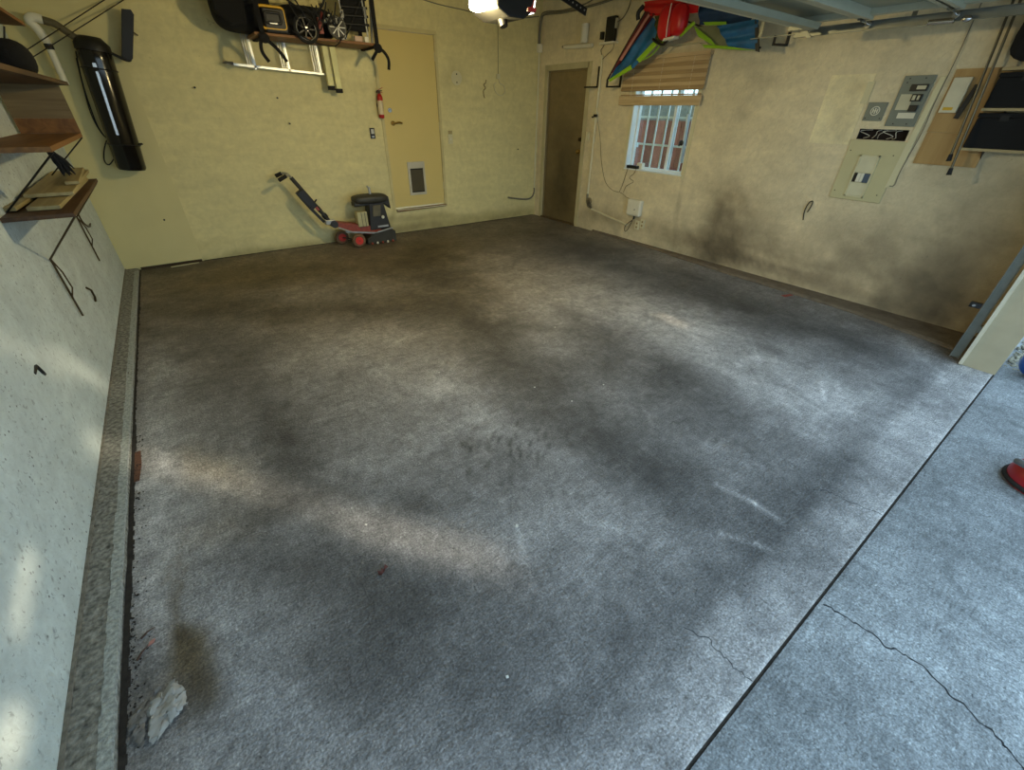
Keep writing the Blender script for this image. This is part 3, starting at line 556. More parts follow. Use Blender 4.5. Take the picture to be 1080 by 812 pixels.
mic = mat('inner_cream', (206, 200, 168), .5); link('inner_panel', wbox(MB(), -4.888, .977, -4.757, 1.085, .0125, .017), mic, c); link('inner_panel', wbox(MB(), -4.888, 1.17, -4.757, 1.30, .0125, .017), mic, c)
for (a, bb, mm) in ((-4.785, -4.759, blk), (-4.815, -4.787, white), (-4.84, -4.817, white), (-4.886, -4.842, mat('blue_grey', (70, 86, 104), .4))): link('breaker', wbox(MB(), bb if bb < a else a, 1.09, a if bb < a else bb, 1.165, .0125, .026), mm, c, bev=.002)
for y, z in ((-4.65, 1.34), (-4.99, 1.32), (-4.65, 1.0), (-5.0, 1.0)): link('screw', MB().cyl((W-.012, y, z), (W-.0145, y, z), .005, n=8), blkm, c)
# drywall repair patch and its switch strip
pt = stained_slab('trim_7', ar(-4.61, -4.262, .02), ar(1.382, 1.917, .02), [], (W-.006, 0, 0), (0, 1, 0), (0, 0, 1), (.0055, 0, 0),
    [(-4.48, 1.62, 110, -20, 28, -.30, .3), (-4.53, 1.82, 400, 0, 600, -.30, .4)], mat_patch := stained('patch_plaster', (240, 228, 186), .75, 5, 25, .5), warp=.05, vary=.8)
tag(link('conduit_strip', wbox(MB(), -4.63, 1.70, -4.575, 1.86, .006, .012), cream), 'short cream cover strip on the plaster repair patch', 'cover strip')
# flat moulding and thin wire
tag(link('flat_raceway', MB().prism([(W-.0005, -5.03, 1.07), (W-.0005, -5.085, 1.07), (W-.0005, -5.10, 1.88), (W-.0005, -5.06, 1.88)], (-.012, 0, 0)), cream, bev=.003), 'flat cream cable raceway running down beside the breaker panels', 'raceway')
tag(link('wall_wire', MB().tube(bez([(W-.006, -5.09, 2.9), (W-.006, -5.1, 2.25), (W-.016, -5.108, 2.0), (W-.016, -5.104, 1.7), (W-.016, -5.112, 1.5), (W-.016, -5.09, 1.21), (W-.015, -5.095, 1.10), (W-.015, -5.06, 1.085)], 6), .0035, 6), greycab, smooth=True), 'thin grey wire running down wall between breaker panel and brown board', 'wire')

# ------------------------------------------------------------------ brown backboard with its boxes
bb = thing('utility_backboard', 'tan plywood backboard behind the poles at right of the panels', 'board', (W, -5.33, 1.275))
m_ply = wood('tan_plywood', (178, 146, 92), (158, 124, 72), 2, 14)
link('upper_sheet', MB().box((W-.012, -5.55, 1.505), (W-.0005, -5.143, 1.922)), m_ply, bb); link('lower_sheet', MB().box((W-.014, -5.55, 1.275), (W-.0005, -5.147, 1.503)), m_ply, bb)
w_ = thing('modem_box', 'pale flat box with yellow sticker mounted on the tan backboard', 'box', (W-.012, -5.21, 1.635))
link('case', MB().box((W-.040, -5.268, 1.638), (W-.0125, -5.158, 1.868)), mat('pale_box', (205, 198, 170), .5), w_, bev=.004)
link('sticker', MB().box((W-.0412, -5.238, 1.655), (W-.0402, -5.178, 1.675)), mat('yellow_sticker', (205, 166, 40), .5), w_)
tag(link('black_bar', MB().bar((W-.03, -5.315, 1.82), (W-.03, -5.285, 1.60), .02, .03), blk), 'short black bar fixed upright beside pale box on backboard', 'bar')
polem = mat('dull_pole', (96, 92, 78), .35, .8)
for k, (ax_, ay, az, bx_, by, bz, r) in enumerate(((5.80, -5.447, 1.222, 5.86, -5.33, 2.30, .0085), (5.84, -5.395, 1.315, 5.90, -5.285, 2.30, .0085))):
    pl = thing('trekking_pole', ['grey metal pole with black foot hanging lowest on the right wall', 'second grey metal pole hanging just behind and higher than the lowest'][k], 'pole', (ax_, ay, az))
    d_ = Vector((bx_-ax_, by-ay, bz-az)).normalized(); a_ = Vector((ax_, ay, az))
    link('shaft', MB().tube([a_+d_*.03, Vector((bx_, by, bz))], r, 10), polem, pl, smooth=True); link('foot', MB().cyl(a_, a_+d_*.05, .017, .013, 10), rub, pl, smooth=True)
    link('grip', MB().cyl(Vector((bx_, by, bz))-d_*.0, Vector((bx_, by, bz))+d_*.11, .014, .018, 10), blk, pl, smooth=True)
    link('hanging_loop', MB().ring((bx_+.02, by, bz+.10), (0, 1, 0), .03, .003, 14, 5), blk, pl)
# shelves with long black cases
matte = mat('matte_black', (9, 9, 10), .9)
m_sh = wood('pale_shelf_board', (190, 172, 128), (160, 140, 98), 1, 18)
for k, (z, lb) in enumerate(((1.40, 'lowest pale wooden shelf board on right wall under a black case'), (1.66, 'middle pale wooden shelf board on right wall between two black cases'), (1.905, 'top pale wooden shelf board on right wall under dark bag'))):
    sh = thing('wall_shelf', lb, 'shelf', (W-.1, -5.8, z), 'shelves on the right wall')
    link('board', MB().box((W-.10, -6.18, z-.008), (W-.0125 if k else W-.0145, -5.42, z+.010)), m_sh, sh)
    for y in (-5.55, -6.1): link('bracket', MB().prism([(W-.0145, y, z-.009), (W-.09, y, z-.009), (W-.0145, y, z-.06)], (0, -.004, 0)), blkm, sh)
for k, (za, zb, lb) in enumerate(((1.411, 1.64, 'long black storage case on the lowest right wall shelf'), (1.671, 1.885, 'long black storage case on the middle right wall shelf'))):
    t_ = thing('storage_case', lb, 'case', (W-.06, -5.8, za), 'black cases on the right wall shelves')
    link('case_body', MB().box((W-.099, -6.17, za), (W-.016, -5.425, zb-.03)), matte, t_, bev=.008); link('case_lid', MB().box((W-.099, -6.172, zb-.029), (W-.014, -5.42, zb)), matte, t_, bev=.006)
    link('latch', MB().box((W-.104, -5.60, zb-.05), (W-.0995, -5.55, zb-.015)), blkm, t_)
tag(link('dark_bag', MB().ell((W-.11, -5.80, 2.09), (.085, .40, .165), 24, 14, .55), fabric_b, smooth=True), 'bulky black bag on the top right wall shelf', 'bag')

# ------------------------------------------------------------------ conduit, router, pipes around the side door
t_ = thing('wall_conduit', 'cream painted conduit running from router down wall beside the side door', 'conduit', (W, -1.33, .5))
link('riser', MB().cyl((W-.016, -1.326, .52), (W-.016, -1.33, 1.50), .0155, n=12).cyl((W-.016, -1.33, 1.60), (W-.016, -1.335, 2.25), .0155, n=12), pvc, t_, smooth=True)
link('upper_box', MB().box((W-.05, -1.362, 1.49), (W-.001, -1.292, 1.61)), pvc, t_, bev=.004)
link('side_box', MB().box((W-.03, -1.235, 1.24), (W-.001, -1.175, 1.36)), pvc, t_, bev=.004)
link('plug', MB().box((W-.085, -1.395, 1.545), (W-.05, -1.345, 1.580)), blk, t_, bev=.004)
link('side_plug', MB().box((W-.07, -1.322, 1.535), (W-.0505, -1.30, 1.555)), blk, t_)
link('elbow', MB().tube(bez([(W-.016, -1.326, .53), (W-.018, -1.33, .45), (W-.02, -1.36, .38), (W-.016, -1.44, .335)], 6), .017, 10), greycab, t_, smooth=True)
link('junction_box', MB().cyl((W-.001, -1.37, .43), (W-.035, -1.37, .43), .05, n=14), mat('old_cover', (128, 116, 88), .6, var=.4, scale=30), t_, smooth=True)
link('horizontal_run', MB().cyl((W-.014, -1.44, .322), (W-.014, -2.19, .222), .0135, n=12), pvc, t_, smooth=True)
cb = MB()
for k in range(6): cb.ring((W-.045-.004*k, -1.40-.006*k, .425-.008*k), (1, .2*k-.5, .3), .028+.004*(k % 3), .0035, 20, 5)
tag(link('cable_bundle', cb, mat('dirty_cable', (92, 84, 66), .7), smooth=True), 'small tangled bundle of cable at the foot of the conduit', 'cable')
t_ = thing('router', 'black wifi router on a white bracket high beside the side door', 'router', (W-.03, -1.46, 2.37))
link('bracket', MB().box((W-.10, -1.575, 2.352), (W-.001, -1.33, 2.372)).box((W-.012, -1.42, 2.372), (W-.001, -1.33, 2.52)), white, t_)
link('case', MB().box((W-.075, -1.555, 2.374), (W-.025, -1.395, 2.625)), blk, t_, bev=.008)
link('side_cover', MB().box((W-.078, -1.572, 2.50), (W-.03, -1.5555, 2.60)), mat('grey_label', (176, 172, 150), .5), t_, bev=.003)
link('cable', MB().tube(bez([(W-.03, -1.40, 2.40), (W-.03, -1.33, 2.32), (W-.02, -1.30, 2.30), (W-.02, -1.34, 2.22)], 6), .004, 6).tube(bez([(W-.04, -1.54, 2.37), (W-.04, -1.53, 2.30), (W-.03, -1.42, 2.24), (W-.02, -1.34, 2.20)], 6), .0035, 6), blk, t_, smooth=True)
link('cable_up', MB().tube(bez([(W-.05, -1.565, 2.56), (W-.05, -1.66, 2.60), (W-.03, -1.72, 2.72), (W-.02, -1.72, 2.99)], 6), .006, 6), greycab, t_, smooth=True)
tag(link('power_adapter', MB().box((W-.05, -1.325, 2.41), (W-.002, -1.28, 2.49)), blk, bev=.004), 'small black power adapter left of the wifi router', 'adapter')
t_ = thing('tube_light', 'white tubular fixture shaped like a T lying above side door', 'light fixture', (W-.05, -.8, 2.37))
link('upright_can', MB().cyl((W-.055, -.995, 2.40), (W-.055, -.995, 2.60), .052, n=20), white, t_, smooth=True)
link('arm', MB().cyl((W-.055, -.60, 2.385), (W-.055, -1.16, 2.36), .026, n=14), white, t_, smooth=True); link('arm_tip', MB().cyl((W-.055, -.60, 2.385), (W-.055, -.555, 2.388), .012, n=10), greycab, t_, smooth=True)
link('wall_mount', MB().box((W-.055, -1.01, 2.35), (W-.001, -.97, 2.40)), white, t_)
# black J hooks
for (y, z, up_, lb) in ((-1.285, 1.90, .23, 'black steel wall hook beside the top of the side door'), (-1.70, 1.895, .12, 'black steel wall hook holding the left tip of the kite'), (-3.76, 2.17, .1, 'black steel wall hook under garage door track right of kite')):
    mb = MB().bar((W-.005, y, z+up_), (W-.005, y, z-.008), .030, .010).bar((W-.008, y, z), (W-.25, y, z-.012), .026, .018)
    if up_ < .2: mb.bar((W-.25, y, z-.018), (W-.25, y, z+.055), .026, .014, upv=(0, 1, 0))
    tag(link('storage_hook', mb, blk, bev=.002), lb, 'hook', 'black storage hooks on the right wall')
# white wifi box and outlets under the window
t_ = thing('meter_box', 'cream rounded wall box with hanging cable below the window', 'box', (W, -2.30, .35))
link('case', MB().box((W-.075, -2.42, .372), (W-.001, -2.18, .588)), white, t_, bev=.022); link('indicator', MB().cyl((W-.075, -2.33, .46), (W-.0775, -2.33, .46), .008, n=8), blk, t_)
link('cable', MB().tube(bez([(W-.03, -2.31, .372), (W-.05, -2.30, .30), (W-.06, -2.29, .25), (W-.05, -2.24, .16), (W-.05, -2.20, .14), (W-.05, -2.19, .2), (W-.04, -2.23, .26), (W-.03, -2.28, .30)], 6), .005, 6), blk, t_, smooth=True)
link('plug', MB().cyl((W-.03, -2.31, .375), (W-.035, -2.31, .325), .012, n=8), blk, t_, smooth=True)
for (y, z, lb) in ((-2.37, .25, 'grimy cream outlet plate directly below the cream wall box'), (-2.46, .285, 'cream outlet box right of the one below the wall box')):
    t_ = thing('wall_outlet', lb, 'outlet', (W, y, z-.06)); link('plate', MB().box((W-.02, y-.035, z-.06), (W-.001, y+.035, z+.06)), pvc, t_, bev=.003)
    for dz in (-.025, .025): link('socket', MB().cyl((W-.02, y, z+dz), (W-.0215, y, z+dz), .014, n=12), mat('socket_tan', (150, 130, 86), .5), t_)
tag(link('sill_adapter', MB().box((W-.025, -2.215, z0 := .958), (W+.05, -2.03, .995)), blk, bev=.006), 'flat black adapter lying on the window sill', 'adapter')
tag(link('sill_box', MB().box((W+.02, -2.26, .958), (W+.08, -2.17, 1.03)), white, bev=.004), 'small white box on window sill behind the black adapter', 'box')
tag(link('sill_wire', MB().tube(bez([(W-.022, -2.06, .955), (W-.01, -2.03, .88), (W-.008, -1.99, .72), (W-.008, -1.96, .64), (W-.008, -2.02, .62), (W-.008, -2.1, .585), (W-.01, -2.185, .575)], 8), .003, 6).tube(bez([(W-.022, -2.2, .955), (W-.01, -2.17, .90), (W-.008, -2.10, .84), (W-.008, -2.18, .80), (W-.008, -2.12, .76), (W-.008, -2.06, .72), (W-.008, -2.03, .64)], 8), .003, 6), mat('brown_wire', (92, 80, 54), .7), smooth=True), 'thin brown wires looping from window sill to the cream wall box', 'wire')
tag(link('drop_wire', MB().tube(bez([(W-.06, -1.40, 1.54), (W-.02, -1.46, 1.3), (W-.008, -1.53, 1.0), (W-.008, -1.65, .75), (W-.008, -1.80, .65), (W-.008, -1.95, .63)], 8), .003, 6), mat('brown_wire_b', (98, 86, 58), .7), smooth=True), 'thin brown wire sagging from conduit plug toward the cream wall box', 'wire')

# ------------------------------------------------------------------ back wall fittings
t_ = thing('corner_conduit', 'cream conduit down the back corner bending left near floor', 'conduit', (5.90, -.02, .3))
link('riser', MB().cyl((5.93, -.02, .45), (5.925, -.02, 2.38), .013, n=10), pvc, t_, smooth=True)
link('lower_bend', MB().tube(bez([(5.93, -.02, .46), (5.93, -.021, .38), (5.88, -.022, .31), (5.78, -.022, .285), (5.6, -.022, .305), (5.36, -.022, .345)], 8), .014, 10), greycab, t_, smooth=True)
link('junction_box', MB().box((5.89, -.045, 2.36), (5.965, -.001, 2.46)), white, t_, bev=.003)
link('upper_cable', MB().tube(bez([(5.93, -.02, 2.46), (5.92, -.03, 2.60), (5.93, -.04, 2.74), (5.955, -.09, 2.80), (5.96, -.5, 2.775), (5.96, -1.0, 2.78), (5.96, -1.5, 2.82), (5.96, -1.7, 2.99)], 8), .013, 8), greycab, t_, smooth=True)
link('upper_cable', MB().tube(bez([(5.90, -.02, 2.46), (5.895, -.03, 2.62), (5.91, -.04, 2.77), (5.95, -.1, 2.825), (5.965, -.5, 2.80), (5.965, -1.0, 2.83), (5.965, -1.4, 2.99)], 8), .008, 8), greycab, t_, smooth=True)
t_ = thing('ceiling_cord', 'thin cord dropping down back wall to a small outlet right of door', 'cord', (5.165, -.01, 2.0))
link('cord', MB().cyl((5.165, -.008, 2.98), (5.165, -.008, 2.06), .005, n=6), mat('tan_cord', (150, 142, 104), .6), t_, smooth=True)
link('outlet', MB().box((5.135, -.02, 2.00), (5.195, -.001, 2.06)), cream, t_, bev=.003)
link('loop', MB().tube(bez([(5.165, -.02, 2.0), (5.18, -.03, 1.95), (5.26, -.02, 1.92), (5.28, -.02, 1.84), (5.20, -.02, 1.795), (5.11, -.02, 1.84), (5.08, -.02, 1.92), (5.12, -.02, 1.95)], 8), .006, 6), cream, t_, smooth=True)
link('loop', MB().tube(bez([(4.95, -.01, 1.98), (4.93, -.02, 1.94), (4.90, -.02, 1.92), (4.93, -.02, 1.88), (4.895, -.02, 1.85), (4.90, -.015, 1.79), (4.92, -.01, 1.76)], 8), .006, 6), mat('frayed_cord', (120, 104, 66), .7), t_, smooth=True)
t_ = thing('blank_cover', 'round cream cover with two dark screws high right of door', 'cover plate', (4.455, -.001, 1.98))
link('plate', MB().cyl((4.455, -.0005, 1.98), (4.455, -.006, 1.98), .085, n=24), cream, t_, smooth=True)
for z in (2.025, 1.93): link('screw', MB().cyl((4.455, -.006, z), (4.455, -.010, z), .009, n=10), blkm, t_)
t_ = thing('light_switch', 'cream switch plate on back wall just right of the yellow door', 'switch', (4.30, -.001, 1.18))
link('plate', MB().box((4.262, -.008, 1.175), (4.338, -.001, 1.30)), cream, t_, bev=.002); link('toggle', MB().box((4.292, -.018, 1.225), (4.308, -.008, 1.25)), white, t_); link('upper_smudge', MB().box((4.27, -.006, 1.30), (4.335, -.001, 1.345)), mat('tape_tan', (166, 150, 100), .7), t_)
t_ = thing('opener_button', 'dark garage opener button left of the yellow door', 'switch', (3.117, -.001, 1.26))
link('plate', MB().box((3.085, -.018, 1.262), (3.15, -.001, 1.386)), blk, t_, bev=.003); link('button', MB().box((3.098, -.023, 1.318), (3.138, -.018, 1.372)), mat('pale_button', (200, 200, 190), .4), t_, bev=.002); link('small_button', MB().box((3.102, -.021, 1.275), (3.134, -.018, 1.296)), silver, t_)
t_ = thing('fire_extinguisher', 'small red fire extinguisher with pale label hanging left of yellow door', 'fire extinguisher', (3.26, -.07, 1.50))
A_ = Vector((3.253, -.07, 1.497)); B_ = Vector((3.26, -.07, 1.765))
link('cylinder', MB().tube([A_, A_+(B_-A_)*.04, A_+(B_-A_)*.85, A_+(B_-A_)*.95, B_], [.030, .036, .036, .026, .014], 18), red, t_, smooth=True)
link('label', MB().tube([A_+(B_-A_)*.15, A_+(B_-A_)*.72], [.0366, .0366], 18), mat('pale_label', (214, 196, 160), .5), t_, smooth=True)
link('valve', MB().cyl(B_, B_+V(0, 0, .03), .014, n=10).box((3.235, -.08, 1.79), (3.30, -.06, 1.80)), blkm, t_); link('handle', MB().bar((3.245, -.07, 1.80), (3.312, -.07, 1.83), .014, .006).bar((3.245, -.07, 1.785), (3.305, -.07, 1.775), .014, .006), red, t_)
link('nozzle', MB().cyl((3.235, -.08, 1.80), (3.222, -.085, 1.77), .007, n=8), blk, t_); link('bracket', MB().box((3.235, -.036, 1.62), (3.275, -.001, 1.66)), blkm, t_)
# small marks and nails on walls
t_ = MB().cyl((5.56, -.0005, 1.07), (5.56, -.02, 1.07), .009, n=8); tag(link('wall_hook', t_, blkm), 'tiny dark screw in back wall between door and corner', 'screw')
tag(link('wall_cable', MB().tube(bez([(3.75, -.012, 2.84), (3.9, -.012, 2.78), (4.2, -.012, 2.74), (4.6, -.012, 2.72), (5.0, -.012, 2.70), (5.5, -.012, 2.72), (5.9, -.012, 2.78)], 6), .006, 6), greycab, smooth=True), 'grey cable sagging along top of back wall behind the opener', 'cable')
# dark gap strips and a lath at the foot of the back wall
struct('trim_8', MB().box((.76, -.005, .0), (5.94, -.0004, .007)), mat('wall_foot_gap', (52, 44, 30), .95))
tag(link('floor_gap_strip', MB().box((.14, -.022, .002), (.74, -.004, .028)), mat('gap_shadow_dark', (60, 48, 30), .9)), 'dark strip standing in for the shadowed gap under the back wall at the left corner', 'strip')  # shadow in the gap under the wall, built as a dark strip
tag(link('pale_lath', MB().bar((.42, -.09, .004), (.70, -.06, .004), .02, .006), cream), 'thin pale strip lying on floor by back left corner', 'strip')

# ------------------------------------------------------------------ black canister on the back wall, left
t_ = thing('vacuum_canister', 'long glossy black canister hanging on back wall by left corner', 'canister', (.46, -.15, 1.03))
gl = mat('glossy_black', (12, 12, 13), .18, var=.1)
a_, b_ = V(.455, -.15, 1.035), V(.555, -.15, 2.08); ax_ = (b_-a_)
link('body', MB().tube([a_, a_+ax_*.02, a_+ax_*.205, a_+ax_*.21, a_+ax_*.225, a_+ax_*.23, a_+ax_*.86, a_+ax_*.875, a_+ax_*.95, a_+ax_], [.108, .120, .123, .129, .129, .123, .127, .128, .122, .09], 28), gl, t_, smooth=True)
link('cap', MB().tube([a_+ax_*.93, a_+ax_*.98, a_+ax_*1.03], [.131, .128, .08], 24), blk, t_, smooth=True)
link('band', MB().ring(a_+ax_*.22, ax_, .131, .006, 30, 6), blkm, t_, smooth=True)
link('band', MB().ring(a_+ax_*.80, ax_, .131, .005, 30, 6), blkm, t_, smooth=True)
link('band_bolt', MB().cyl(a_+ax_*.22+V(.12, -.02, 0), a_+ax_*.22+V(.15, -.03, 0), .009, n=8), blkm, t_)
link('chrome_strip', MB().bar(a_+ax_*.30+V(-.02, -.127, 0), a_+ax_*.78+V(-.02, -.127, 0), .020, .006, upv=(0, 1, 0)), chrome, t_)  # narrow chrome strips down the front of the body
link('chrome_strip', MB().bar(a_+ax_*.81+V(-.022, -.129, 0), a_+ax_*.84+V(-.022, -.129, 0), .026, .006, upv=(0, 1, 0)), chrome, t_)
link('intake', MB().tube(bez([(.50, -.15, 2.06), (.43, -.15, 2.12), (.36, -.15, 2.18), (.29, -.15, 2.20)], 6), .03, 12), mat('grey_hose', (88, 80, 56), .7, var=.2, scale=60), t_, smooth=True)
link('wall_bracket', MB().box((.43, -.05, 1.5), (.58, -.0185, 1.56)).box((.45, -.05, 1.2), (.57, -.0185, 1.24)), blkm, t_)
link('side_arm', MB().tube(bez([(.64, -.15, 2.02), (.70, -.15, 1.985), (.76, -.15, 1.955), (.79, -.15, 1.955), (.80, -.15, 1.975)], 6), .012, 8), blk, t_, smooth=True)
link('side_paddle', MB().prism([(.738, -.165, 1.98), (.79, -.165, 1.945), (.82, -.165, 1.97), (.955, -.165, 2.30), (.945, -.165, 2.335), (.875, -.165, 2.335), (.865, -.165, 2.31)], (0, .035, 0)), blk, t_, bev=.004)
link('power_cord', MB().tube(bez([(.42, -.15, 2.0), (.37, -.10, 1.8), (.34, -.06, 1.6), (.33, -.05, 1.4), (.37, -.05, 1.28), (.40, -.06, 1.24), (.36, -.05, 1.30), (.30, -.05, 1.22), (.26, -.05, 1.12), (.28, -.05, 1.08), (.34, -.06, 1.13)], 8), .006, 6), blk, t_, smooth=True)
link('power_cord', MB().tube(bez([(.40, -.13, 1.95), (.35, -.10, 1.7), (.32, -.05, 1.5), (.34, -.05, 1.34), (.41, -.06, 1.3)], 8), .005, 6), blk, t_, smooth=True)
t_ = thing('vent_pipe', 'dull white plastic pipe with elbow beside the black canister', 'pipe', (.24, -.15, 1.75))
link('pipe', MB().cyl((.242, -.12, 1.745), (.248, -.12, 2.08), .026, n=14), white, t_, smooth=True); link('elbow', MB().tube(bez([(.245, -.12, 2.06), (.225, -.13, 2.14), (.20, -.15, 2.19), (.235, -.15, 2.215), (.29, -.15, 2.205)], 6), .034, 12), white, t_, smooth=True)
link('coupling', MB().cyl((.247, -.12, 2.0), (.247, -.12, 2.04), .031, n=14), blk, t_, smooth=True); link('wall_clip', MB().box((.225, -.10, 1.85), (.265, -.0185, 1.87)), white, t_)
t_ = thing('hanging_cables', 'two thin dark cables slanting across the left corner past the canister', 'cable', (.3, -.3, 1.9)); m_dc = mat('dark_cord', (50, 42, 26), .7)
link('cable', MB().tube([(.044, -.30, 1.938), (.774, -.03, 2.399), (1.06, .0-.02, 2.58)], .0045, 6), m_dc, t_, smooth=True)
link('cable', MB().tube([(.041, -.30, 1.880), (.890, -.03, 2.398), (1.2, -.02, 2.59)], .0045, 6), m_dc, t_, smooth=True)
link('wall_eye', MB().cyl((.002, -.30, 1.91), (.06, -.30, 1.91), .007, n=8).cyl((.045, -.30, 1.875), (.045, -.30, 1.945), .006, n=8), m_dc, t_)
tag(link('wall_scuff_hook', MB().tube(bez([(.83, -.02, 2.20), (.85, -.035, 2.215), (.87, -.03, 2.17), (.89, -.02, 2.19), (.93, -.02, 2.16)], 5), .006, 6), mat('brown_hook', (84, 70, 40), .6)), 'little brown hook on back wall above the canister arm', 'hook')

# ------------------------------------------------------------------ left wall shelves
ow = wood('orange_pine', (136, 92, 42), (106, 68, 28), 1, 22); gw = wood('shaded_pine', (132, 112, 74), (106, 86, 52), 0, 30); bw = wood('dark_pine', (84, 56, 28), (58, 36, 18), 1, 24)
up_ = thing('upper_shelf_unit', 'pine shelf unit with end panel on upper left wall', 'shelf', (0.17, -2.6, 1.41))
link('lower_shelf', MB().box((.002, -3.10, 1.395), (.332, -1.625, 1.420)), ow, up_, bev=.002)
link('upper_shelf', MB().box((.002, -3.85, 1.706), (.385, -1.60, 1.728)), bw, up_, bev=.002)
link('end_panel', MB().box((.018, -1.645, 1.421), (.334, -1.626, 1.51)), ow, up_); link('end_panel_top', MB().box((.018, -1.645, 1.5105), (.334, -1.626, 1.705)), gw, up_)  # shade of the upper shelf painted in as a greyer top half
link('top_shelf', MB().box((.002, -3.3, 2.0), (.33, -1.83, 2.02)), ow, up_, bev=.002)
for (ya, yb) in ((-1.64, -1.24), (-3.05, -2.47)):
    link('wire_brace', MB().cyl((.33, -1.66 if ya > -2 else -3.08, 1.393), (.006, -1.62 if ya > -2 else -2.9, 1.11), .0045, n=6), blkm, up_)
link('support_wire', MB().cyl((.22, -1.75, 1.999), (.10, -1.75, 1.73), .005, n=6), blkm, up_)
t_ = tag(link('black_bag', MB().ell((.20, -1.86, 1.831), (.10, .17, .10), 20, 12, .85), fabric_b, smooth=True), 'rounded black bag on the upper left shelf', 'bag')
tf = MB()
rs = random.Random(31)
for k in range(22):
    a0 = V(.30+rs.uniform(-.01, .01), -2.93+rs.uniform(-.01, .01), 1.39); e = V(.31+rs.uniform(-.025, .03), -2.80+rs.uniform(-.05, .05), 1.27+rs.uniform(-.01, .02)); tf.tube([a0, (a0+e)/2+V(rs.uniform(-.012, .012), 0, 0), e], [.006, .008, .003], 5)
tag(link('strap_bundle', tf, fabric_b), 'black strap bundle dangling below the upper left shelf', 'strap')
sb_m = wood('beige_board', (176, 160, 112), (150, 134, 90), 1, 20)
lo = thing('lower_shelf', 'narrow dark pine shelf on wire brackets low on left wall', 'shelf', (.14, -2.3, 1.08))
link('board', MB().box((.002, -3.06, 1.085), (.285, -1.50, 1.107)), bw, lo, bev=.002)
wm = mat('dark_wire', (70, 56, 34), .5, .5)
for (y, ) in ((-3.0, ), (-1.56, )):
    pass
    link('bracket', MB().cyl((.275, y, 1.08), (.008, y+.35 if y < -2 else y+.36, .795), .005, n=6).cyl((.006, y+.02, 1.083), (.275, y, 1.083), .005, n=6), wm, lo)
    yy = y+.36
    link('bracket_leg', MB().cyl((.010, yy, .795), (.012, yy-.03, .43), .006, n=6).tube([(.012, yy-.0, .79), (.035, yy-.03, .72), (.04, yy-.04, .62), (.014, yy-.03, .56)], .0045, 6), wm, lo)
for k, (x0_, x1_, ya, yb, z_, tilt, lb) in enumerate(((.012, .062, -2.90, -2.3, 1.112, 0.0, 'narrow beige board nearest the wall on the lower left shelf'), (.10, .235, -2.92, -1.62, 1.108, .0, 'wide beige board topping the stack on lower left shelf'), (.03, .25, -2.6, -1.30, 1.133, .02, 'flat pale panel at far end of stack on lower left shelf'), (.18, .25, -2.3, -1.40, 1.158, .0, 'thin beige batten on the front edge of the lower left shelf stack'))):
    mbx = MB().obox(((x0_+x1_)/2, (ya+yb)/2, z_+.012), (x1_-x0_, yb-ya, .020), Matrix.Rotation(.035*(k-1.5), 3, 'Z')); tag(link('board', mbx, sb_m, bev=.002), lb, 'board', 'loose boards on the lower left shelf')
tag(link('wall_peg', MB().tube([(.004, -2.155, .468), (.02, -2.14, .44), (.016, -2.12, .38), (.004, -2.105, .344)], .007, 6), wm), 'short dark metal hook on left wall below the lower shelf', 'hook')
tag(link('wall_hanger', MB().tube(bez([(.006, -1.05, .80), (.02, -1.13, .74), (.03, -1.02, .68), (.006, -.72, .655)], 5), .006, 6), wm), 'curved dark wire hook on left wall near back corner', 'hook')
tag(link('wall_chip', MB().tube([(.001, -3.84, .58), (.006, -3.79, .595), (.006, -3.77, .55), (.001, -3.75, .53)], .007, 5), blkm), 'small dark chipped nail on left wall', 'nail')

# ------------------------------------------------------------------ rack hanging near back wall, with ladder
rk = thing('hanging_rack', 'brown plywood platform slung on black straps near back wall', 'rack', (2.48, -.4, 2.19))
link('platform', MB().box((1.86, -.62, 2.192), (3.12, -.17, 2.214)), wood('brown_plywood', (142, 98, 52), (108, 66, 34), 0, 24), rk, bev=.002)
for (x, tag_) in ((1.93, 0), (3.09, 1)):
    wb = .045
    link('strap', MB().bar((x, -.635, 2.16), (x, -.635, 2.99), wb, .007, upv=(0, 1, 0)).bar((x, -.635, 2.18), (x, -.16, 2.18), wb, .008).bar((x, -.158, 2.18), (x, -.158, 2.99), wb, .007, upv=(0, 1, 0)), fabric_b, rk)
    link('strap_knot', MB().ell((x, -.65, 2.17), (.05, .025, .045), 12, 8), fabric_b, rk, smooth=True)
    tail = [(x-.02, -.65, 2.17), (x-.045, -.66, 2.12), (x-.05, -.67, 2.05), (x-.01, -.67, 1.98)] if not tag_ else [(x-.0, -.65, 2.17), (x-.04, -.66, 2.12), (x-.09, -.66, 2.06)]
    tail2 = [(x, -.65, 2.16), (x+.05, -.66, 2.13), (x+.11, -.67, 2.07), (x+.16, -.67, 1.99)] if not tag_ else [(x, -.65, 2.17), (x+.06, -.66, 2.14), (x+.10, -.67, 2.07), (x+.09, -.67, 1.98)]
    for tl in (tail, tail2):
        pb = bez(tl, 5); mbt = MB()
        for a, c_ in zip(pb, pb[1:]): mbt.bar(a, c_+(c_-a)*.1, .032, .006, upv=(0, 1, 0))
        link('strap_tail', mbt, fabric_b, rk)
link('side_rail', MB().bar((3.07, -.55, 2.215), (3.11, -.55, 2.62), .02), silver, rk)
def duf(c, r, sq): return MB().ell(c, r, 26, 16, sq)
t_ = thing('duffel_bag', 'large black duffel bag bulging over left end of the rack', 'bag', (1.8, -.4, 2.214))
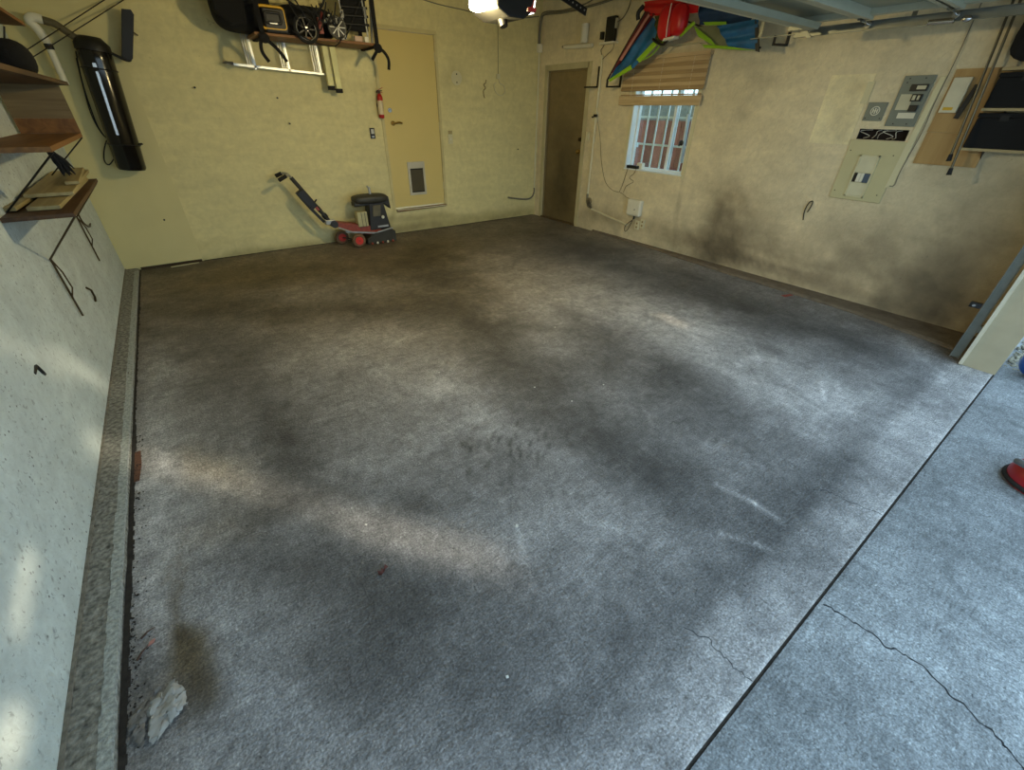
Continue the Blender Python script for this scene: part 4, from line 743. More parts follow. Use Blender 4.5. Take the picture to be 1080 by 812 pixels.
link('bag_body', duf((1.84, -.34, 2.425), (.27, .16, .205), .6), fabric_b, t_, smooth=True); link('bag_flap', MB().prism([(1.58, -.5, 2.35), (1.70, -.5, 2.26), (1.84, -.5, 2.28), (1.88, -.5, 2.5), (1.6, -.5, 2.55)], (0, .2, 0)), fabric_b, t_, bev=.02)
link('buckle', MB().box((2.04, -.62, 2.505), (2.08, -.605, 2.53)), mat('orange_buckle', (190, 110, 50), .4), t_, bev=.003)
t_ = thing('battery_charger', 'black tool case with rounded yellow rim on the rack', 'tool case', (2.07, -.5, 2.216))
link('case', MB().box((1.97, -.615, 2.216), (2.20, -.52, 2.42)), blk, t_, bev=.02)
yl = mat('yellow_plastic', (206, 158, 28), .4)
def rrect(cx, cz, w_2, h_2, y, r, th):
    pts = []
    for (sx_, sz_, a0) in ((1, 1, 0), (-1, 1, 90), (-1, -1, 180), (1, -1, 270)):
        for k in range(5): a = math.radians(a0+k*22.5); pts.append((cx+sx_*(w_2-r)+r*math.cos(a), y, cz+sz_*(h_2-r)+r*math.sin(a)))
    return MB().tube(pts+[pts[0]], th, 8, cap=False)
link('yellow_rim', rrect(2.06, 2.335, .115, .085, -.605, .03, .012), yl, t_, smooth=True); link('inner_grip', rrect(2.06, 2.335, .07, .04, -.612, .02, .014), blk, t_, smooth=True)
link('chrome_clip', MB().box((2.02, -.632, 2.285), (2.09, -.618, 2.295)), chrome, t_)
t_ = thing('spoked_wheel', 'small black wheel with silver rim standing on the rack', 'wheel', (2.34, -.60, 2.17))
C_ = V(2.345, -.66, 2.27); link('tyre', MB().ring(C_, (0, 1, .0), .105, .017, 32, 8), rub, t_, smooth=True); link('rim', MB().ring(C_+V(0, -.015, 0), (0, 1, 0), .092, .006, 32, 6), chrome, t_, smooth=True)
link('hub', MB().cyl(C_+V(0, -.03, 0), C_+V(0, .03, 0), .018, n=12), chrome, t_, smooth=True)
for k in range(7): a = k*math.tau/7; link('spoke', MB().bar(C_, C_+V(math.cos(a)*.095, 0, math.sin(a)*.095), .012, .01, upv=(0, 1, 0)), blkm, t_)
t_ = thing('second_wheel', 'dark round fan beside the silver-rimmed wheel on the rack', 'fan', (2.66, -.60, 2.2))
C_ = V(2.665, -.66, 2.31); link('rim', MB().ring(C_, (0, 1, .15), .085, .014, 28, 8), mat('dull_grey', (72, 70, 62), .5), t_, smooth=True); link('disc', MB().cyl(C_+V(0, -.01, 0), C_+V(0, .012, 0), .078, n=28), blkm, t_, smooth=True)
for k in range(8): a = k*math.tau/8; link('spoke', MB().bar(C_+V(0, -.016, 0), C_+V(math.cos(a)*.08, -.016, math.sin(a)*.08), .008, .006, upv=(0, 1, 0)), silver, t_)
# bits in the middle
rs = random.Random(12)
t_ = thing('cable_tangle', 'tangle of black cables looping over middle of the rack', 'cables', (2.5, -.5, 2.216))
for k in range(6):
    pts_ = [(2.2+.08*k+rs.uniform(-.02, .02), -.70-rs.uniform(0, .02), 2.46+rs.uniform(-.03, .06)), (2.28+.07*k, -.71, 2.36+rs.uniform(-.04, .04)), (2.34+.06*k, -.71, 2.30+rs.uniform(-.04, .04)), (2.42+.05*k, -.70, 2.34), (2.48+.05*k, -.70, 2.45+rs.uniform(-.02, .06))]
    link('cable', MB().tube(bez(pts_, 6), .0065, 6), blk, t_, smooth=True)
link('hanging_loop', MB().tube(bez([(2.2, -.70, 2.24), (2.4, -.71, 2.16), (2.55, -.71, 2.145), (2.62, -.71, 2.16), (2.70, -.70, 2.24)], 6), .006, 6), blk, t_, smooth=True)
link('hanging_loop', MB().tube(bez([(2.14, -.69, 2.58), (2.2, -.70, 2.48), (2.32, -.70, 2.42), (2.46, -.70, 2.41), (2.56, -.70, 2.50), (2.58, -.69, 2.64)], 6), .010, 6), blk, t_, smooth=True)
tag(link('red_clamp', MB().box((2.49, -.62, 2.25), (2.53, -.59, 2.38)).cyl((2.51, -.605, 2.36), (2.55, -.605, 2.43), .012), mat('dull_red', (128, 40, 30), .5)), 'dull red clamp in the middle of the rack', 'clamp')
ch = MB()
for k in range(9): ch.ell((2.56+.022*k+rs.uniform(-.01, .01), -.61+rs.uniform(-.01, .01), 2.375+rs.uniform(-.03, .03)), (.017, .012, .014), 8, 6)
tag(link('crumpled_bag', ch, mat('white_bag', (222, 220, 205), .4), smooth=True), 'crumpled white plastic bag in middle of the rack', 'bag')
for k, (x, z, w_, h_, mm, nm, lb, ct) in enumerate(((2.725, 2.216, .04, .09, silver, 'metal_fitting', 'shiny metal fitting on right part of rack', 'fitting'), (2.90, 2.216, .09, .05, mat('pale_pink', (190, 160, 140), .5), 'small_box', 'small pale pink box on right part of rack', 'box'), (2.99, 2.216, .05, .05, white, 'white_jar', 'small white jar on right part of rack', 'jar'))):
    tag(link(nm, MB().box((x-w_/2, -.61, z), (x+w_/2, -.57, z+h_)), mm, bev=.008), lb, ct)
t_ = thing('folded_chair', 'folded black camp chair with silver tubes at right end of rack', 'chair', (2.93, -.5, 2.216))
link('seat_fabric', MB().box((2.78, -.56, 2.31), (3.05, -.50, 2.62)), fabric_b, t_, bev=.02)
for k, (xa, xb) in enumerate(((2.77, 2.75), (3.02, 3.0), (2.76, 3.05))): link('tube', MB().cyl((xa, -.575, 2.23), (xb, -.575, 2.66), .009, n=8), silver if k < 2 else blkm, t_, smooth=True)
for z in (2.36, 2.43, 2.50, 2.57): link('cross_tube', MB().cyl((2.77, -.575, z), (3.05, -.575, z+.01), .012, n=8), blk, t_, smooth=True)
link('hinge', MB().box((2.74, -.60, 2.40), (2.78, -.58, 2.47)), chrome, t_, bev=.004); link('hinge', MB().box((3.0, -.60, 2.42), (3.03, -.58, 2.52)), chrome, t_, bev=.004)
tag(link('gear_bag', duf((2.44, -.34, 2.355), (.30, .14, .138), .6), fabric_b, smooth=True), 'low black gear bag lying along middle of the rack behind cables', 'bag')

ld = thing('aluminium_ladder', 'aluminium ladder hung sideways on back wall below the rack', 'ladder', (2.2, -.1, 1.93))
link('lower_rail', MB().prism([(1.60, -.13, 1.975), (1.66, -.13, 1.963), (2.74, -.13, 1.915), (2.74, -.13, 1.937), (1.66, -.13, 1.988)], (0, .07, 0)), alu, ld, bev=.002)
link('rail_tip', MB().prism([(1.575, -.135, 1.985), (1.67, -.135, 1.963), (1.67, -.135, 1.995), (1.60, -.135, 1.998)], (0, .08, 0)), mat('dark_cap', (70, 66, 52), .6), ld)
link('upper_rail', MB().box((1.62, -.13, 2.36), (2.74, -.06, 2.385)), alu, ld, bev=.002)
for x in (1.865, 2.21, 2.55):
    s_ = link('step', MB().box((x, -.13, 1.94), (x+.022, -.055, 2.365)), alu, ld)
    for k in range(3): link('tread_rib', MB().box((x-.012-.022*k, -.125+.004*k, 1.95), (x-.006-.022*k, -.115+.004*k, 2.36)), alu, s_)
fg = mat('pale_yellow_fibreglass', (222, 216, 150), .45)
for (x, zb) in ((2.60, 1.79), (2.685, 1.765)):
    f_ = link('stabiliser_leg', MB().box((x, -.215, zb+.03), (x+.062, -.18, 2.19)), fg, ld, bev=.002); link('rubber_foot', MB().box((x-.006, -.222, zb-.012), (x+.068, -.173, zb+.03)), rub, f_, bev=.003)
link('leg_hinge', MB().cyl((2.72, -.18, 1.93), (2.72, -.13, 1.93), .014, n=10), chrome, ld)
link('wall_hanger', MB().box((1.95, -.13, 2.385), (1.97, -.001, 2.40)).box((2.5, -.13, 2.385), (2.52, -.001, 2.40)), blkm, ld)

# ------------------------------------------------------------------ opener with lamp
op = thing('door_opener', 'black ceiling-mounted garage door opener with lit lamp', 'garage door opener', (3.12, -3.0, 2.14))
link('housing', MB().prism([(2.985, -2.85, 2.205), (3.08, -2.85, 2.165), (3.22, -2.85, 2.165), (3.30, -2.85, 2.215), (3.32, -2.85, 2.32), (2.985, -2.85, 2.32)], (0, -.34, 0)), blk, op, bev=.01)
link('top_cover', MB().box((2.90, -3.14, 2.321), (3.35, -2.88, 2.34)), silver, op, bev=.01)
em_ = mat('lamp_lens', (255, 240, 200), .4, emit=(1, .87, .58, 1), estr=34); em2 = mat('lamp_lens_side', (255, 250, 235), .4, emit=(1, .95, .85, 1), estr=4)
link('lamp_lens', MB().ell((2.935, -3.02, 2.24), (.055, .09, .045), 20, 12, .8), em_, op, smooth=True)
link('side_lens', MB().prism([(3.335, -3.12, 2.21), (3.36, -3.12, 2.29), (3.375, -3.12, 2.29), (3.36, -3.12, 2.215)], (0, .2, 0)), em2, op)
link('motor_nub', MB().cyl((3.12, -3.05, 2.175), (3.12, -3.07, 2.125), .038, .03, 14), blk, op, smooth=True)
link('rail', MB().box((3.08, -6.15, 2.325), (3.12, -3.1, 2.36)), galv, op); 
for x in (2.93, 3.29):
    for y in (-2.95, -3.10): link('hanger_strap', MB().box((x-.012, y-.002, 2.33), (x+.012, y+.002, HC)), galv, op)
la = bpy.data.lights.new('opener_bulb', 'POINT'); la.energy = LAMP_W; la.color = LAMP_C; la.shadow_soft_size = .05
lo_ = bpy.data.objects.new('opener_bulb', la); COL.objects.link(lo_); lo_.location = (2.90, -3.04, 2.13)
rh = thing('release_handle', 'small red release handle hanging on a cord right of opener', 'handle', (2.96, -3.6, 2.13))
link('handle', MB().box((2.932, -3.615, 2.130), (2.992, -3.59, 2.152)), red, rh, bev=.006); link('cord', MB().cyl((2.962, -3.6, 2.15), (3.06, -3.6, 2.33), .003, n=6), red, rh)
an = MB().bar((3.72, -3.0, 2.375), (4.01, -3.0, 2.302), .05, .01, upv=(0, 1, 0)); an.bar((3.74, -3.02, 2.40), (3.74, -3.02, 2.99), .04, .005, upv=(0, 1, 0))
t_ = thing('hanger_angle', 'black perforated steel angle hanging from ceiling right of opener', 'bracket', (3.9, -3.0, 2.3))
link('angle', an, blkm, t_)
for k in range(5): link('slot_rivet', MB().cyl((3.80+.045*k, -3.008, 2.355-.0113*k), (3.80+.045*k, -3.012, 2.355-.0113*k), .006, n=8), silver, t_)

# ------------------------------------------------------------------ raised garage door and track
m_gd = mat('door_steel_back', (150, 154, 136), .5, .0, var=.08); m_gd2 = mat('door_stile', (188, 188, 166), .5, .0, var=.06)
gd = struct('door_3', MB().box((.72, -4.18, 2.192), (5.24, -4.165, 2.245)), m_gd)
for k in range(4):
    ya = -4.17-.505*k; yb = ya-.49; z_ = 2.20
    s_ = struct('section', MB().box((.72, yb, z_+.045), (5.24, ya, z_+.05)), m_gd, gd)
    struct('edge_flange', MB().box((.72, ya-.03, z_-.01), (5.24, ya, z_+.045)).box((.72, yb, z_-.0), (5.24, yb+.018, z_+.045)).box((.72, yb, z_-.0), (5.24, yb+.05, z_+.004)), m_gd2, s_)
    for x in (.74, 2.0, 3.1, 4.1, 5.155): struct('stile', MB().box((x, yb+.05, z_+.01), (x+.07, ya-.03, z_+.045)), m_gd2, s_)
    for x in (.76, 3.12, 5.17): struct('hinge', MB().box((x, yb-.03, z_-.012), (x+.05, yb+.03, z_-.002)).cyl((x, yb, z_-.014), (x+.05, yb, z_-.014), .010, n=8), galv, s_)
    struct('roller', MB().cyl((5.22, yb+.01, z_-.012), (5.34, yb+.01, z_-.022), .006, n=8).cyl((5.325, yb+.01, z_-.022), (5.35, yb+.01, z_-.022), .022, n=14), chrome, s_, smooth=True)
struct('strut', MB().prism([(.75, -4.30, 2.195), (.75, -4.40, 2.195), (.75, -4.385, 2.16), (.75, -4.315, 2.16)], (4.4, 0, 0)), m_gd, gd)
struct('corner_bracket', MB().box((5.10, -4.30, 2.165), (5.25, -4.18, 2.19)).prism([(5.2, -4.2, 2.19), (5.2, -4.26, 2.19), (5.2, -4.33, 2.12), (5.2, -4.30, 2.12)], (.012, 0, 0)), galv, gd)
tr = thing('door_track', 'galvanised roller track curving from ceiling down beside the jamb', 'track', (5.34, -6.15, 0))
def chan(path, name):
    mb = MB(); P = [Vector(p) for p in path]
    for a, c_ in zip(P, P[1:]):
        d_ = (c_-a); e_ = d_.normalized()*.002; n_ = Vector((0, -d_.z, d_.y)).normalized()   # in the yz plane
        mb.bar(a-e_+V(.012, 0, 0), c_+e_+V(.012, 0, 0), .003, .052, upv=n_)
        mb.bar(a-e_+n_*.026, c_+e_+n_*.026, .026, .003, upv=n_); mb.bar(a-e_-n_*.026, c_+e_-n_*.026, .026, .003, upv=n_)
    return mb
hz = [(5.345, -4.12, 2.172), (5.345, -5.75, 2.172)]; arc = [(5.345, -5.75-.38*math.sin(a), 2.172-.38+.38*math.cos(a)) for a in [math.radians(9*k) for k in range(11)]]
link('horizontal_rail', chan(hz, ''), galv, tr); link('curved_rail', chan(arc, ''), galv, tr); link('vertical_rail', chan([(5.345, -6.13, 1.792), (5.345, -6.13, .02)], ''), galv, tr)
link('support_angle', MB().box((5.375, -5.6, 2.172), (5.400, -3.72, 2.176)), galv, tr)
for y in (-3.8, -4.9): link('ceiling_hanger', MB().box((5.385, y-.015, 2.18), (5.389, y+.015, HC)), galv, tr)
for z in (.25, .85, 1.5): link('jamb_bracket', MB().box((5.325, -6.189, z), (5.375, -6.155, z+.05)), galv, tr)
link('cable_clamp', MB().cyl((5.33, -5.02, 2.15), (5.33, -5.16, 2.148), .016, n=8).ell((5.33, -5.22, 2.15), (.02, .03, .02)), chrome, tr, smooth=True)
t_ = thing('safety_sensor', 'small black door sensor eye clipped low on vertical track', 'sensor', (5.31, -6.08, .43))
link('case', MB().box((5.295, -6.10, .425), (5.335, -6.035, .462)), blk, t_, bev=.004); link('eye', MB().cyl((5.295, -6.062, .443), (5.291, -6.062, .443), .010, n=12), chrome, t_)

# ------------------------------------------------------------------ kite over the hooks
rs = random.Random(17)
blu = mat('kite_blue', (28, 92, 138), .55, var=.45, scale=9, bump=.4, bscale=30); redk = mat('kite_red', (196, 24, 26), .32, var=.1); grn = mat('kite_green', (140, 186, 34), .5, var=.1); mar = mat('kite_maroon', (92, 20, 26), .5)
kt = thing('kite', 'blue red and green fabric kite draped over hooks above the blind', 'kite', (5.7, -2.6, 1.93), None)
def quad(A, B, C, D, sag=.03, fold=.02, nf=5, xo=0):
    A, B, C, D = map(Vector, (A, B, C, D))
    def f(u, v):
        p = A*(1-u)*(1-v)+B*u*(1-v)+C*u*v+D*(1-u)*v
        p = p.copy(); p.x += fold*math.sin(v*math.pi*nf+u*2)*(1-.3*u)-sag*math.sin(u*math.pi); p.z -= sag*math.sin(u*math.pi)*.6
        return p
    return f
def kp(y, z, x=5.68): return (x, y, z)
link('left_wing', MB().sheet(quad(kp(-1.764, 1.955), kp(-2.26, 2.57), kp(-2.50, 2.33), kp(-2.14, 2.05), .01, .014, 4), 22, 16), blu, kt, smooth=True)
link('wing_fold', MB().sheet(quad(kp(-1.80, 1.99, 5.65), kp(-2.24, 2.57, 5.65), kp(-2.38, 2.52, 5.65), kp(-2.00, 2.16, 5.65), .01, .008, 3), 12, 10), mar, kt, smooth=True)
link('wing_stripe', MB().sheet(quad(kp(-1.95, 2.14, 5.63), kp(-2.30, 2.53, 5.63), kp(-2.32, 2.51, 5.63), kp(-1.99, 2.13, 5.63), .01, .003, 2), 10, 3), mat('kite_pale_pink', (176, 120, 112), .6), kt, smooth=True)
link('left_edge', MB().tube([kp(-1.755, 1.945, 5.66), kp(-1.98, 2.235, 5.65), kp(-2.25, 2.575, 5.65)], .011, 6), blk, kt, smooth=True)
link('lime_band', MB().sheet(quad(kp(-1.79, 1.955, 5.655), kp(-2.12, 2.085, 5.655), kp(-2.15, 2.045, 5.655), kp(-1.81, 1.93, 5.655), .0, .004, 2), 10, 4), grn, kt, smooth=True)
link('lime_band', MB().sheet(quad(kp(-2.20, 2.13, 5.65), kp(-2.48, 2.33, 5.65), kp(-2.52, 2.29, 5.65), kp(-2.26, 2.10, 5.65), .0, .006, 2), 10, 4), grn, kt, smooth=True)
link('lime_tie', MB().tube(bez([kp(-2.30, 2.12, 5.65), kp(-2.44, 2.17, 5.64), kp(-2.60, 2.30, 5.62)], 5), .006, 6), grn, kt, smooth=True)
link('dark_gather', MB().sheet(quad(kp(-2.38, 2.50, 5.645), kp(-2.52, 2.52, 5.635), kp(-2.60, 2.26, 5.635), kp(-2.46, 2.28, 5.645), .01, .02, 4), 10, 8), mat('kite_dark_green', (60, 66, 26), .7, var=.5, scale=20), kt, smooth=True)
link('gather_edge', MB().tube(bez([kp(-2.42, 2.30, 5.62), kp(-2.50, 2.26, 5.61), kp(-2.58, 2.24, 5.61), kp(-2.64, 2.27, 5.61)], 4), .013, 6), blk, kt, smooth=True)
link('red_lobe', MB().ell((5.60, -2.60, 2.42), (.07, .105, .15), 22, 14, .8), redk, kt, smooth=True)
link('red_lobe', MB().ell((5.60, -2.745, 2.43), (.07, .10, .135), 22, 14, .8), redk, kt, smooth=True)
link('red_flap', MB().sheet(quad(kp(-2.24, 2.52, 5.64), kp(-2.92, 2.47, 5.64), kp(-2.95, 2.62, 5.64), kp(-2.20, 2.64, 5.64), .01, .015, 3), 16, 8), redk, kt, smooth=True)
link('black_edge', MB().tube(bez([kp(-2.17, 2.49, 5.62), kp(-2.165, 2.55, 5.61), kp(-2.22, 2.60, 5.62)], 4), .022, 8), blk, kt, smooth=True)
link('centre_seam', MB().tube(bez([(5.52, -2.675, 2.56), (5.515, -2.672, 2.42), (5.54, -2.66, 2.29)], 5), .005, 6), white, kt, smooth=True)
link('white_tip', MB().prism([kp(-2.60, 2.262, 5.56), kp(-2.74, 2.272, 5.56), kp(-2.75, 2.297, 5.56), kp(-2.61, 2.287, 5.56)], (.09, 0, 0)), white, kt, bev=.006)
link('lime_band', MB().sheet(quad(kp(-2.76, 2.31, 5.61), kp(-2.92, 2.40, 5.61), kp(-2.95, 2.38, 5.61), kp(-2.80, 2.285, 5.61), .0, .004, 2), 8, 4), grn, kt, smooth=True)
link('right_wing_upper', MB().sheet(quad(kp(-2.88, 2.56, 5.69), kp(-3.52, 2.50, 5.69), kp(-3.50, 2.33, 5.69), kp(-2.94, 2.375, 5.69), .0, .012, 3), 14, 10), mat('kite_navy', (22, 56, 92), .6, var=.3), kt, smooth=True)
link('right_wing', MB().sheet(quad(kp(-3.18, 2.34, 5.64), kp(-3.60, 2.35, 5.64), kp(-3.67, 2.12, 5.64), kp(-3.36, 2.17, 5.64), .0, .012, 4), 18, 14), blu, kt, smooth=True)
link('grey_panel', MB().sheet(quad(kp(-2.86, 2.37, 5.70), kp(-3.20, 2.35, 5.70), kp(-3.38, 2.16, 5.70), kp(-3.10, 2.20, 5.70), .0, .008, 2), 10, 8), mat('kite_grey_green', (126, 128, 92), .6), kt, smooth=True)
link('lime_band', MB().sheet(quad(kp(-2.90, 2.375, 5.64), kp(-3.14, 2.24, 5.64), kp(-3.26, 2.16, 5.64), kp(-3.00, 2.27, 5.64), .0, .004, 2), 8, 4), grn, kt, smooth=True)
link('lime_band', MB().sheet(quad(kp(-3.06, 2.205, 5.63), kp(-3.36, 2.165, 5.63), kp(-3.66, 2.115, 5.63), kp(-3.10, 2.175, 5.63), .0, .003, 2), 12, 4), grn, kt, smooth=True)
link('lime_band', MB().sheet(quad(kp(-3.02, 2.385, 5.63), kp(-3.28, 2.36, 5.63), kp(-3.29, 2.34, 5.63), kp(-3.06, 2.355, 5.63), .0, .003, 2), 8, 3), grn, kt, smooth=True)
link('black_tip', MB().prism([kp(-3.57, 2.35, 5.63), kp(-3.62, 2.30, 5.63), kp(-3.695, 2.10, 5.63), kp(-3.655, 2.11, 5.63)], (.012, 0, 0)), blk, kt)
link('batten', MB().cyl((5.72, -1.75, 1.97), (5.72, -2.65, 2.46), .008, n=6).cyl((5.72, -2.65, 2.46), (5.72, -3.65, 2.14), .008, n=6), blk, kt, smooth=True)

# ------------------------------------------------------------------ floor grinder by the back door
gm_ = thing('floor_grinder', 'red and black walk-behind floor grinder parked against back wall by the door', 'floor grinder', (2.75, -.30, 0))
ored = mat('grinder_red', (138, 56, 34), .45, var=.3, scale=20); gunm = mat('grinder_black', (34, 32, 30), .5, var=.3); dsk = mat('dusty_grey', (96, 90, 72), .7, var=.3)
link('frame', MB().prism([(2.30, -.36, .30), (2.36, -.36, .335), (2.80, -.36, .235), (2.94, -.36, .165), (2.92, -.36, .10), (2.74, -.36, .13), (2.40, -.36, .235)], (0, .14, 0)), ored, gm_, bev=.006)
link('frame_guard', MB().bar((2.42, -.38, .21), (2.84, -.38, .145), .025, .018).bar((2.42, -.20, .21), (2.80, -.20, .16), .025, .018).cyl((2.33, -.40, .275), (2.50, -.40, .20), .012, n=8), silver, gm_)
for (x, y, lb) in ((2.555, -.44, 1), (2.415, -.15, 0)):
    wh = link('wheel', MB().ring((x, y, .092), (0, 1, 0), .068, .024, 28, 8), mat('wheel_dusty', (110, 84, 60), .85, var=.3), gm_, smooth=True)
    link('hub', MB().cyl((x, y-.026, .092), (x, y+.02, .092), .052, n=20), mat('hub_red', (196, 44, 26), .4), wh, smooth=True); link('hub_nut', MB().cyl((x, y-.034, .092), (x, y-.026, .092), .014, n=6), mat('nut_red', (150, 30, 20), .4), wh)
link('axle', MB().cyl((2.555, -.44, .092), (2.415, -.15, .092), .010, n=8), gunm, gm_)
link('skirt', MB().prism([(2.68, -.42, .012), (3.10, -.42, .012), (3.10, -.42, .15), (3.02, -.42, .19), (2.78, -.42, .14), (2.68, -.42, .09)], (0, .26, 0)), mat('skirt_dark', (48, 46, 38), .7, var=.3), gm_, bev=.01)
link('skirt_bar', MB().bar((2.82, -.432, .165), (3.06, -.432, .20), .02, .015), silver, gm_)
link('engine_body', MB().prism([(2.76, -.37, .18), (3.06, -.37, .19), (3.0, -.37, .52), (2.80, -.37, .54)], (0, .18, 0)), gunm, gm_, bev=.012)
link('side_plate', MB().prism([(2.82, -.382, .36), (2.93, -.382, .36), (2.95, -.382, .50), (2.84, -.382, .50)], (0, .010, 0)), dsk, gm_, bev=.003)
link('plate_text', MB().box((2.87, -.379, .212), (3.02, -.3715, .235)), silver, gm_)
link('belt_cover', MB().ell((2.84, -.29, .578), (.24, .12, .058), 28, 10, .6), mat('cover_dark', (52, 50, 42), .55, var=.25), gm_, smooth=True)
link('belt_cover_rim', MB().prism([(2.60, -.36, .50), (3.02, -.36, .50), (3.10, -.36, .43), (3.085, -.36, .60), (2.60, -.36, .555)], (0, .13, 0)), gunm, gm_, bev=.012)
link('lift_post', MB().cyl((2.86, -.29, .62), (2.855, -.29, .72), .018, n=10).cyl((2.855, -.29, .70), (2.83, -.30, .735), .01, n=8), silver, gm_, smooth=True)
link('motor_box', MB().box((2.60, -.40, .25), (2.74, -.28, .44)), mat('motor_cream', (176, 168, 124), .5, var=.15), gm_, bev=.012)
link('motor_ridge', MB().box((2.655, -.405, .255), (2.662, -.4, .435)).box((2.70, -.405, .255), (2.707, -.4, .435)), dsk, gm_)
link('knob', MB().ell((2.955, -.39, .345), (.022, .015, .022)), white, gm_, smooth=True)
for k in range(5): link('brush_clip', MB().ell((2.74+.075*k, -.425, .02), (.016, .012, .018), 8, 6), white if k % 2 else ored, gm_, smooth=True)
link('pivot', MB().cyl((2.30, -.37, .315), (2.30, -.23, .315), .045, n=16), gunm, gm_, smooth=True)
link('pivot_clamp', MB().box((2.20, -.34, .315), (2.32, -.26, .37)), silver, gm_, bev=.006)
A_, B_ = V(2.27, -.30, .33), V(1.93, -.26, .885); link('handle_tube', MB().tube([A_, A_+(B_-A_)*.5, B_], .024, 12), gunm, gm_, smooth=True)
link('handle_collar', MB().cyl(A_+(B_-A_)*.12, A_+(B_-A_)*.20, .035, n=14).cyl(A_+(B_-A_)*.28, A_+(B_-A_)*.36, .028, n=14), blk, gm_, smooth=True)
link('control_box', MB().obox(A_+(B_-A_)*.58+V(-.035, -.02, -.02), (.10, .08, .25), Matrix.Rotation(-.55, 3, 'Y')), blk, gm_, bev=.01)
link('control_label', MB().obox(A_+(B_-A_)*.36+V(-.015, -.045, -.0), (.03, .006, .07), Matrix.Rotation(-.55, 3, 'Y')), mat('label_red_white', (150, 60, 50), .5), gm_)
link('hand_bar', MB().obox(A_+(B_-A_)*.24+V(-.075, -.05, -.01), (.036, .036, .24), Matrix.Rotation(-.62, 3, 'Y')), blk, gm_, bev=.006)
link('side_lever', MB().cyl(A_+(B_-A_)*.46+V(.01, -.01, 0), A_+(B_-A_)*.48+V(.05, -.02, .03), .009, n=8), blk, gm_, smooth=True)
link('grip_bar', MB().tube(bez([(1.93, -.26, .885), (1.90, -.26, .925), (1.86, -.20, .93), (1.80, -.18, .91)], 5), .014, 8).tube(bez([(1.93, -.26, .885), (1.90, -.30, .92), (1.86, -.36, .915), (1.79, -.38, .885)], 5), .014, 8), mat('grip_grey', (150, 146, 130), .5), gm_, smooth=True)
link('grip', MB().cyl((1.86, -.355, .915), (1.77, -.385, .88), .022, n=12).cyl((1.85, -.19, .93), (1.78, -.17, .90), .022, n=12), rub, gm_, smooth=True)

# ------------------------------------------------------------------ litter on the floor
def crumple(cx, cy, pts, name, label, cat, m, h=.05, seed=1):
    rs = random.Random(seed); n = 22
    def f(u, v):
        a = pts[0]; 
        p = (Vector(pts[0])*(1-u)*(1-v)+Vector(pts[1])*u*(1-v)+Vector(pts[2])*u*v+Vector(pts[3])*(1-u)*v)
        q = mnoise.noise(Vector((u*2.1, v*2.6, seed)))*.5+(.5-abs(mnoise.noise(Vector((u*3.2, v*6.5, seed+5)))))*.5+abs(mnoise.noise(Vector((u*8, v*13, seed+9))))*.12
        e = min(u, 1-u, v, 1-v); ed = .018*mnoise.noise(Vector((u*6, v*6, seed+20)))
        return V(p.x+ed+.012*mnoise.noise(Vector((u*12, v*12, 3))), p.y+ed+.012*mnoise.noise(Vector((v*12, u*12, 8))), .006+max(0, h*(q+.25)*(min(1, e*6+.15))))
    o = link(name, MB().sheet(f, n, n, .0012), m, smooth=True); return tag(o, label, cat)
plastic = bpy.data.materials.new('milky_plastic'); plastic.use_nodes = True
pb_ = plastic.node_tree.nodes['Principled BSDF']; pb_.inputs['Base Color'].default_value = lin((182, 180, 174)); pb_.inputs['Roughness'].default_value = .3; pb_.inputs['Alpha'].default_value = .62
grime = mat('grimy_plastic', (120, 116, 112), .5, var=.5, scale=30)
crumple(0, 0, [(.272, -5.255, 0), (.300, -5.345, 0), (.207, -5.412, 0), (.190, -5.275, 0)], 'crumpled_plastic', 'crumpled milky plastic bag on floor near left wall', 'plastic bag', plastic, .030, 3)
crumple(0, 0, [(.235, -5.225, 0), (.186, -5.30, 0), (.180, -5.405, 0), (.145, -5.30, 0)], 'grimy_wrap', 'grimy grey plastic wrap beside the milky plastic bag', 'plastic wrap', grime, .016, 9)
tag(link('wall_wire_hook', MB().tube(bez([(W-.004, -4.47, .69), (W-.012, -4.455, .78), (W-.014, -4.47, .86), (W-.014, -4.50, .875), (W-.012, -4.497, .82), (W-.01, -4.485, .77)], 5), .005, 6), mat('hook_wire', (70, 62, 44), .6), smooth=True), 'small bent wire hook on right wall below the breaker cover', 'hook')
for k, (x, z, lb) in enumerate(((1.256, 1.764, 'dark nail in back wall just right of the black canister'), (2.04, 1.692, 'dark nail in back wall below the ladder'), (.538, .513, 'dark nail low on back wall under the black canister'), (2.109, 1.439, 'dark nail in open back wall halfway down below the ladder'))):
    tag(link('nail', MB().cyl((x, -.019 if x < .75 else -.001, z), (x, -.035, z-.003), .006, n=8).cyl((x, -.035, z-.003), (x, -.038, z-.003), .010, n=8), blkm), lb, 'nail', 'nails in the back wall')
tw = mat('dead_leaf', (70, 46, 34), .8, var=.4, scale=50)
def twig(x, y, l, a, r=.004):
    return MB().tube([(x, y, r+.001), (x+l*.5*math.cos(a), y+l*.5*math.sin(a), r+.006), (x+l*math.cos(a), y+l*math.sin(a), r+.001)], [r, r*.8, r*.4], 5)
tag(link('twig', twig(.165, -5.10, .05, .9), tw), 'short dark twig near left curb above the plastic bag', 'twig')
tag(link('twig', twig(.175, -5.02, .045, .5), tw), 'curled dark twig by left curb farther from the plastic bag', 'twig')
tag(link('leaf_scrap', MB().prism([(.195, -5.065, .002), (.212, -5.06, .002), (.215, -5.045, .002), (.2, -5.05, .002)], (0, 0, .004)), mat('pink_leaf', (170, 120, 110), .7)), 'tiny pinkish leaf scrap by left curb', 'leaf')
cl_ = MB(); rs = random.Random(77)
